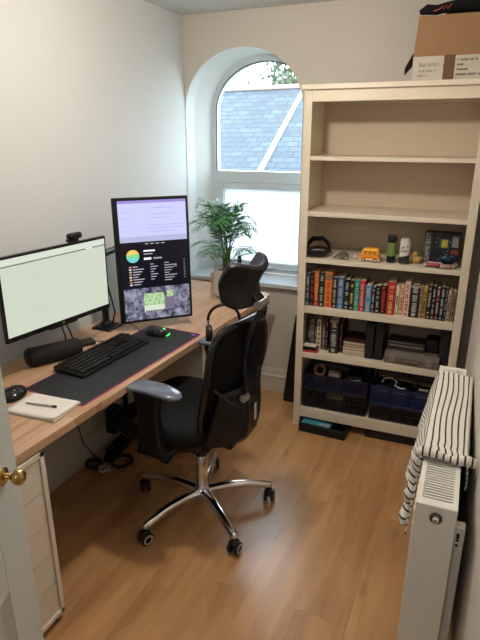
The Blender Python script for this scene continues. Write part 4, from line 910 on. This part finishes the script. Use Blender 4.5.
# crates in the lowest compartment
M_navy = mat('navy_crate_plastic', '1c2c5e', .4); M_dkcr = mat('black_crate_plastic', (.010, .011, .014), .45)
def crate(label, lx0, lx1, z, h, m, y0=.028, dep=.285, holes=True):
    w_ = lx1 - lx0; c = bthing('storage_crate', label, 'crate', (lx0 + lx1) / 2, y0, z, 0, 'perforated crates in the bottom of the bookcase')
    mb = MB(); hw = w_ / 2
    mb.b2((-hw + .004, .004, 0), (hw - .004, dep - .004, .004)); mb.build('floor', m, c)
    for nm, hor, pos, a, b in (('front_side', 1, 0, -hw, hw), ('back_side', 1, dep - .003, -hw, hw), ('end_side', 0, -hw, .004, dep - .004), ('end_side', 0, hw - .003, .004, dep - .004)):
        mb = MB(); t = .003
        def bar(u0, u1, z0, z1):
            if hor: mb.b2((u0, pos, z0), (u1, pos + t, z1))
            else: mb.b2((pos, u0, z0), (pos + t, u1, z1))
        bar(a, b, h - .012, h); bar(a, b, 0, .010); bar(a, b, h * .52 - .0025, h * .52 + .0025) if holes else bar(a, b, .01, h - .012)
        if holes:
            n_ = max(3, int((b - a) / (.012 if hor else .03)))
            for k in range(n_ + 1):
                u = a + (b - a - .004) * k / n_; bar(u, u + .004, .010, h - .012)
            for zz3 in (.27, .77): bar(a, b, h * zz3 - .001, h * zz3 + .001)
        mb.build(nm, m, c)
    mb = MB(); mb.prism([(-hw - .003, -.003), (hw + .003, -.003), (hw + .003, .002), (-hw - .003, .002)], h - .004, h, 'z'); mb.build('rim', m, c)
    return c
crate('black crate at the bottom left inside the bookcase', .046, .418, T0, .125, M_dkcr, holes=True)
crate('black crate at the bottom right inside the bookcase, below the brighter blue one', .440, .815, T0, .095, M_dkcr)
crate('navy perforated crate on the left, on top of a black one', .046, .418, T0 + .1255, .090, mat('dark_navy_plastic', '141d3a', .4))
crate('bright navy perforated crate on the right, on top of a black one', .440, .815, T0 + .0955, .112, M_navy)
# contents
def pile(name, label, cat, lx, ly, z, m, pts, r_, flat=1.0):
    o = bthing(name, label, cat, lx, ly, z); mb = MB(); mb.tube(pts, r_, 8, flat=flat); mb.build('coil', m, o); return o
Zl = T0 + .1255 + .004; Zr = T0 + .0955 + .004
tp = bthing('tape_roll', 'reddish brown tape roll in the left navy crate', 'tape', .130, .10, Zl, 0); mb = MB(); mb.lathe([(.022, -.02), (.036, -.02), (.036, .02), (.022, .02), (.022, -.02)], 22, T((0, 0, .09)) @ Rx(70), cap=False); mb.build('roll', mat('tape_brown', '8a5240', .45), tp); mb = MB(); mb.b2((-.035, -.03, 0), (.035, .05, .058)); mb.build('packet', mat('packet_dark', (.03, .025, .03), .6), tp)
jb = bthing('glass_jar', 'pale clear jar lying in the left navy crate', 'jar', .215, .09, Zl); mb = MB(); mb.tube([(-.03, 0, .082), (.03, .0, .078)], .022, 16); mb.build('jar_body', mat('pale_plastic', '958a80', .25), jb); mb = MB(); mb.tube([(.03, 0, .078), (.042, 0, .077)], .023, 16); mb.build('jar_lid', mat('lid_red', '8a3a34', .4), jb); mb = MB(); mb.b2((-.03, -.02, 0), (.03, .04, .058)); mb.build('packet', M_dark, jb)
mb = MB(); mb.b2((-.05, -.03, 0), (.05, .12, .10)); b_ = bthing('black_pouch', 'black pouch filling the right of the left navy crate', 'pouch', .335, .09, Zl); mb.build('body', M_seat, b_, bevel=.02); mb = MB(); mb.tube([(-.04, -.033, .07), (.04, -.033, .08)], .002, 6); mb.build('zip', M_steel, b_)
pc = bthing('card_packet', 'tan envelope packet in the lower left black crate', 'packet', .235, .045, T0 + .06, 0); mb = MB(); mb.box((0, .03, .02), (.10, .06, .012), Rx(25)); mb.build('envelope', mat('manila', '9a8668', .7), pc); mb = MB(); mb.b2((-.05, .0, -.055), (.05, .09, .005)); mb.build('parcel', M_dark, pc)
wc2 = pile('white_cable', 'coiled white cable in the right navy crate', 'cable', .545, .07, Zr + .09, mat('white_cable_plastic', 'd8d4cc', .4), [(-.05, 0, .03), (-.04, 0, .055), (0, 0, .062), (.03, .0, .045), (.02, 0, .02), (.05, -.01, .012), (.075, -.01, .015)], .0035)
bc2 = pile('black_cable', 'tangled black cable over the right navy crate', 'cable', .62, .10, Zr + .09, M_rubber, [(-.08, 0, .0), (-.06, 0, .05), (-.02, .02, .075), (.04, 0, .07), (.08, -.01, .03), (.10, 0, .0)], .006)
for x, l in ((.50, 'left'), (.60, 'middle'), (.72, 'right')):
    b_ = bthing('equipment_pouch', 'dark equipment pouch at the %s of the right navy crate' % l, 'pouch', x, .10, Zr, 0, 'pouches in the right crate'); mb = MB(); mb.b2((-.045, -.04, 0), (.045, .12, .095)); mb.build('body', mat('dark_pouch', (.012, .012, .015), .7), b_, bevel=.015); mb = MB(); mb.tube([(-.035, -.042, .07), (.035, -.042, .07)], .0018, 6); mb.build('zip', M_steel, b_)
rl = bthing('wooden_ruler', 'long tan wooden slat lying across the top of the right crate', 'slat', .655, .13, Zr + .125, 0); mb = MB(); mb.box((0, 0, 0), (.36, .035, .007), Ry(5)); mb.build('slat', mat('slat_tan', '8a7658', .6), rl); mb = MB(); mb.box((0, 0, -.0035), (.36, .004, .006), Ry(5)); mb.build('stiffener', mat('slat_tan', '8a7658', .6), rl)
mb = MB(); mb.tube([(-.02, 0, 0), (.03, -.01, .004)], [.006, .009], 10); b_ = bthing('adapter_plug', 'grey plug end poking out at the right of the navy crate', 'plug', .715, .055, Zr + .115); mb.build('plug_body', mat('plug_grey', '8c867e', .5), b_); mb = MB(); mb.tube([(.03, -.01, .004), (.045, -.012, -.01), (.05, 0, -.04)], .003, 6); mb.build('lead', M_rubber, b_)
# floor boxes under the plinth
fb = thing('floor_box', 'low black box holding blue packets, pushed under the left of the bookcase', 'box', (1.088, -.066, .0), R(-1.5))
mb = MB(); mb.b2((-.138, 0, 0), (.138, .24, .004)); mb.b2((-.138, 0, 0), (.138, .004, .054)); mb.b2((-.138, .236, 0), (.138, .24, .054)); mb.b2((-.138, 0, 0), (-.134, .24, .054)); mb.b2((.134, 0, 0), (.138, .24, .054)); mb.build('tray', M_blackpl, fb, bevel=.002)
mb = MB(); mb.b2((-.125, .012, .004), (.05, .10, .05)); mb.build('filling', M_dark, fb)
bp_ = thing('blue_packet', 'teal blue packet lying in the low black box', 'packet', (1.045, -.052, .0505), R(-1.5)); mb = MB(); mb.b2((-.085, 0, 0), (.085, .05, .005)); mb.build('wrapper', mat('teal_packet', '2f8296', .4, var=.3, scale=40), bp_, bevel=.001); mb = MB(); mb.b2((.02, .003, .005), (.083, .03, .006)); mb.build('pale_label', mat('label_grey', '8fa0a4', .5), bp_)
fb2 = thing('floor_box', 'flat black box on the floor under the right of the bookcase', 'box', (1.49, .03, .0), R(1.4))
mb = MB(); mb.b2((-.17, 0, 0), (.23, .22, .048)); mb.build('body', M_blackpl, fb2, bevel=.004); mb = MB(); mb.b2((-.165, -.001, .034), (.225, 0, .037)); mb.build('lid_seam', M_dark, fb2)
# carton on top
ctn = bthing('cardboard_box', 'brown cardboard box with white printed label and tape on top of the bookcase', 'box', .50, .02, HB + .0245, 0)
M_cb = mat('cardboard', '94714f', .8, var=.06, scale=30); M_cw = mat('white_card', 'bfb5a8', .7)
mb = MB(); CW = .40; t = .004
mb.b2((0, 0, 0), (CW, t, .118)); mb.b2((0, .26, 0), (CW, .264, .12)); mb.b2((0, t, 0), (t, .26, .12)); mb.b2((CW - t, t, 0), (CW, .26, .12)); mb.b2((0, 0, 0), (CW, .26, t)); mb.build('carton', M_cb, ctn)
mb = MB(); mb.add([(0, -.001, .102), (CW, -.001, .102), (CW, -.020, .262), (.012, -.020, .262), (0, .003, .102), (CW, .003, .102), (CW, -.016, .262), (.012, -.016, .262)], [(0, 1, 2, 3), (4, 5, 6, 7), (0, 3, 7, 4), (1, 2, 6, 5), (3, 2, 6, 7), (0, 1, 5, 4)]); mb.build('front_flap', M_cb, ctn)
mb = MB(); mb.add([(-.001, .01, .115), (-.001, .25, .115), (-.06, .25, .05), (-.032, .02, .06), (-.004, .01, .115), (-.004, .25, .115), (-.063, .25, .05), (-.035, .02, .06)], [(0, 1, 2, 3), (4, 5, 6, 7), (0, 3, 7, 4), (1, 2, 6, 5), (3, 2, 6, 7)]); mb.build('side_flap', mat('cardboard_shaded', '4a3626', .8), ctn)  # darkness of the open wedge is put into this flap's colour
mb = MB(); mb.b2((.001, -.0012, .002), (CW, -.0002, .101)); mb.build('printed_label', M_cw, ctn)
mb = MB(); mb.b2((.135, -.0024, .0), (.182, -.0014, .104)); mb.build('packing_tape', mat('brown_tape', '6b4c34', .25), ctn)
M_gt = mat('faded_print', '8a8078', .7)
text('label_text', 'Ref 476/1 7', .024, M_gt, ctn, (.028, -.0022, .058), (R(90), 0, 0)); 
M_bp = mat('print_brown', '5a4c40', .7)
for m_, rows_ in ((M_gt, ((.028, .036, (.012, .014, .030, .010)), (.028, .017, (.026, .012)))), (M_bp, ((.192, .078, (.008, .034, .018, .012, .020)), (.192, .058, (.028,)), (.192, .038, (.052,)), (.192, .018, (.044, .038, .05))))):
    for x_, z_, ws in rows_:
        mb = MB()
        for w_ in ws:
            n_ = max(1, int(w_ / .0055))
            for q in range(n_): mb.b2((x_ + q * .0055, -.0024, z_), (x_ + q * .0055 + .0036, -.0016, z_ + (.009 if (q * 7 + len(ws)) % 3 else .0065)))
            x_ += w_ + .005
        mb.build('label_lettering', m_, ctn)
bgx = bthing('black_bag', 'black fabric bag with red writing stuffed in the cardboard box', 'bag', .51, .035, HB + .0295, 0)
mb = MB(); mb.tube([(.0, -.010, .275), (.03, -.012, .285), (.07, -.006, .282), (.11, .0, .290), (.16, .02, .296), (.22, .05, .305), (.32, .07, .305)], [.012, .026, .024, .026, .034, .045, .045], 14, flat=.8); mb.ball((.19, .12, .16), (.17, .09, .15)); mb.build('bag_body', M_seat, bgx, ang=80)
mb = MB(); mb.tube([(.06, -.034, .272), (.085, -.036, .279), (.095, -.036, .292), (.10, -.036, .276), (.112, -.036, .294), (.118, -.036, .278), (.13, -.036, .296)], .0022, 5); mb.build('red_emblem', mat('red_lettering', 'b0453a', .6), bgx)
# hold the front flap: bag leans on it
# leaning dark board between window wall and bookcase
lb = thing('folded_board', 'black folded board leaning in the gap left of the bookcase', 'board', (.80, .27, 0))
mb = MB(); mb.prism([(-.060, 0), (.045, 0), (.060, .60), (.005, .60)], -.012, .012, 'y'); mb.build('board', M_blackpl, lb, bevel=.004); mb = MB(); mb.tube([(-.055, -.014, .03), (.004, -.014, .56)], .004, 6); mb.build('edge_rod', M_dark, lb)

# ============================================================ STRIPED TOWEL ON THE RADIATOR
sm = bpy.data.materials.new('striped_cotton'); sm.use_nodes = True; nt = sm.node_tree; p = nt.nodes['Principled BSDF']; p.inputs['Roughness'].default_value = .85; p.inputs['Sheen Weight'].default_value = .2
tc = nt.nodes.new('ShaderNodeTexCoord'); sx_ = nt.nodes.new('ShaderNodeSeparateXYZ'); nt.links.new(tc.outputs['UV'], sx_.inputs[0])
f1 = nt.nodes.new('ShaderNodeMath'); f1.operation = 'FRACT'; nt.links.new(sx_.outputs[0], f1.inputs[0]); f2 = nt.nodes.new('ShaderNodeMath'); f2.operation = 'LESS_THAN'; f2.inputs[1].default_value = .27; nt.links.new(f1.outputs[0], f2.inputs[0])
mxc = nt.nodes.new('ShaderNodeMix'); mxc.data_type = 'RGBA'; nt.links.new(f2.outputs[0], mxc.inputs[0]); mxc.inputs[6].default_value = (*srgb('e4ded2'), 1); mxc.inputs[7].default_value = (*srgb('121319'), 1); nt.links.new(mxc.outputs[2], p.inputs['Base Color'])
tw = thing('striped_towel', 'white towel with thin black stripes draped over the radiator', 'towel', (1.709, -1.545, 0))
def cloth(fn, nu, nv, lens, name, off=0.):
    mb = MB(); mb.grid(fn, nu, nv); o = mb.build(name, sm, tw, solid=.0035, ang=70)
    uv = o.data.uv_layers.new(name='UVMap')
    ix = {}
    for poly in o.data.polygons:
        for li in poly.loop_indices:
            vi = o.data.loops[li].vertex_index; uv.data[li].uv = (off + (vi % nu) / (nu - 1) * lens / .0180, (vi // nu) / (nv - 1))
    return o
LD, TP, RDp = .20, .118, .10; TOT = LD + TP + RDp
def drape(u, v):
    s_ = u * TOT; y = .205 + v * .62
    zt = RZ1 + .0055 + .002 * math.sin(v * 20)
    endw = math.exp(-((v - .0) / .035) ** 2) * .010 + math.exp(-((v - .07) / .02) ** 2) * .006 + math.exp(-((v - .98) / .03) ** 2) * .006 + math.exp(-((v - .92) / .02) ** 2) * .005
    wob = .004 * math.sin(v * 9 + 1) + .005 * math.sin(v * 40) * math.exp(-(v / .12) ** 2)
    rip = math.sin(v * 30 + 1.0) * .008 + math.sin(v * 13) * .005
    if s_ < LD:
        d = (LD - s_) / LD; L_ = LD * (1 - .25 * v + .04 * math.sin(v * 17))
        x = -.007 - .006 * min(1, d * 6) - d * (.012 + .020 * math.sin(v * 3.0)) + rip * min(1, d * 2.2) * .9 - .004 * d
        return (min(x, -.008), y - .10 * d * (1 - v) ** 3 + .012 * math.sin(d * 9 + v * 5) * d, zt - .004 - d * L_ + endw * (1 - d))
    if s_ < LD + TP:
        q = (s_ - LD) / TP; return (-.008 + q * TP + wob * math.sin(q * 3.14), y + .006 * math.sin(q * 6), zt + endw + .004 * math.sin(q * math.pi))
    d = (s_ - LD - TP) / RDp; return (TP - .006 + .006 * math.sin(d * 2) + .004 * math.sin(v * 25) * d, y, zt - d * RDp * .8 + endw * (1 - d))
cloth(drape, 84, 90, TOT, 'draped_cloth')
def roll(u, v): # rolled near hem
    q = u; a = v * 2 * math.pi * .95; r_ = .0105 + .003 * math.sin(q * 9); x = -.022 + q * .156
    return (x, .215 - .012 * math.sin(q * 3.14) + r_ * math.cos(a), RZ1 + .021 + .004 * math.sin(q * 7) + r_ * math.sin(a) - .03 * max(0, q - .86) * 3 - .03 * max(0, .1 - q) * 3)
cloth(roll, 40, 14, .15, 'rolled_hem', .3)
def sidefold(u, v): # near fold hanging down the left side
    d = v; a = (u - .5) * 2
    return (-.018 - .014 * a * (1 - .4 * d) - .016 * d - .004 * math.sin(d * 22 + a), .205 - .07 * d - .012 * (1 - a * a) - .006 * math.sin(d * 15), RZ1 + .012 - .19 * d + .012 * a * (1 - d))
mb = MB(); mb.grid(sidefold, 14, 40); so = mb.build('hanging_fold', sm, tw, solid=.004, ang=70); uv = so.data.uv_layers.new(name='UVMap')
for poly in so.data.polygons:
    for li in poly.loop_indices:
        vi = so.data.loops[li].vertex_index; uv.data[li].uv = ((vi // 14) / 39 * .165 / .0165 + .25 * ((vi % 14) / 13), 0)

# ============================================================ UNDER THE DESK
ps = thing('power_strip', 'black power strip with plugs on the floor under the desk', 'power strip', (.10, -.66, 0), R(8))
mb = MB(); mb.b2((-.03, -.13, 0), (.03, .13, .035)); mb.build('housing', M_blackpl, ps, bevel=.006)
for y in (-.09, -.03, .03, .09): mb = MB(); mb.b2((-.022, y - .02, .0355), (.022, y + .02, .07)); mb.tube([(0, y, .07), (.0, y, .085)], .004, 6); mb.build('plug', M_blackpl if y < .05 else M_wheelw, ps, bevel=.005)
ad = thing('power_adapter', 'black mains adapter hanging under the desk above the power strip', 'adapter', (.11, -.70, .15), R(10))
mb = MB(); mb.b2((-.03, -.045, 0), (.03, .045, .14)); mb.build('brick', M_blackpl, ad, bevel=.008); mb = MB(); mb.tube([(0, 0, .13), (.01, .0, .25), (-.01, .02, .40), (.0, .02, .545)], .004, 6); mb.build('lead', M_rubber, ad)
def coil(label, cx, cy, rx, ry, n_, m, z0=.006):
    pts = []
    for k in range(n_ * 16 + 1):
        a = 2 * math.pi * k / 16; pts.append((cx + rx * math.cos(a) * (1 - .03 * (k // 16)), cy + ry * math.sin(a) * (1 + .04 * math.sin(k)), z0 + .0055 * k / 16 * 1.0))
    mb = MB(); mb.tube(pts, .005, 6); return tag(mb.build('coiled_lead', m), label, 'cable', 'leads under the desk')
coil('black coiled lead on the floor nearest the drawer unit',   .070, -.845, .045, .04, 4, M_rubber); coil('black coiled lead on the floor beside the power strip', .19, -.76, .05, .06, 3, M_rubber); coil('pale grey coiled lead beside the black ones under the desk', .145, -.86, .028, .024, 3, M_wheelw)
for k, (lab, pts) in enumerate([('black lead dangling from the desk edge down to the near coil', [(.12, -.95, .703), (.09, -.95, .55), (.05, -.93, .35), (.045, -.88, .15), (.06, -.81, .03)]), ('black lead looping from under the desk to the adapter', [(.10, -.82, .703), (.07, -.80, .55), (.10, -.72, .42), (.12, -.74, .33), (.12, -.71, .295)]), ('black lead hanging straight above the adapter', [(.16, -.74, .703), (.17, -.74, .6), (.14, -.73, .5), (.13, -.72, .40), (.12, -.715, .295)])]):
    tag(MB().tube(pts, .0035, 6).build('hanging_lead', M_rubber), lab, 'cable', 'leads under the desk')
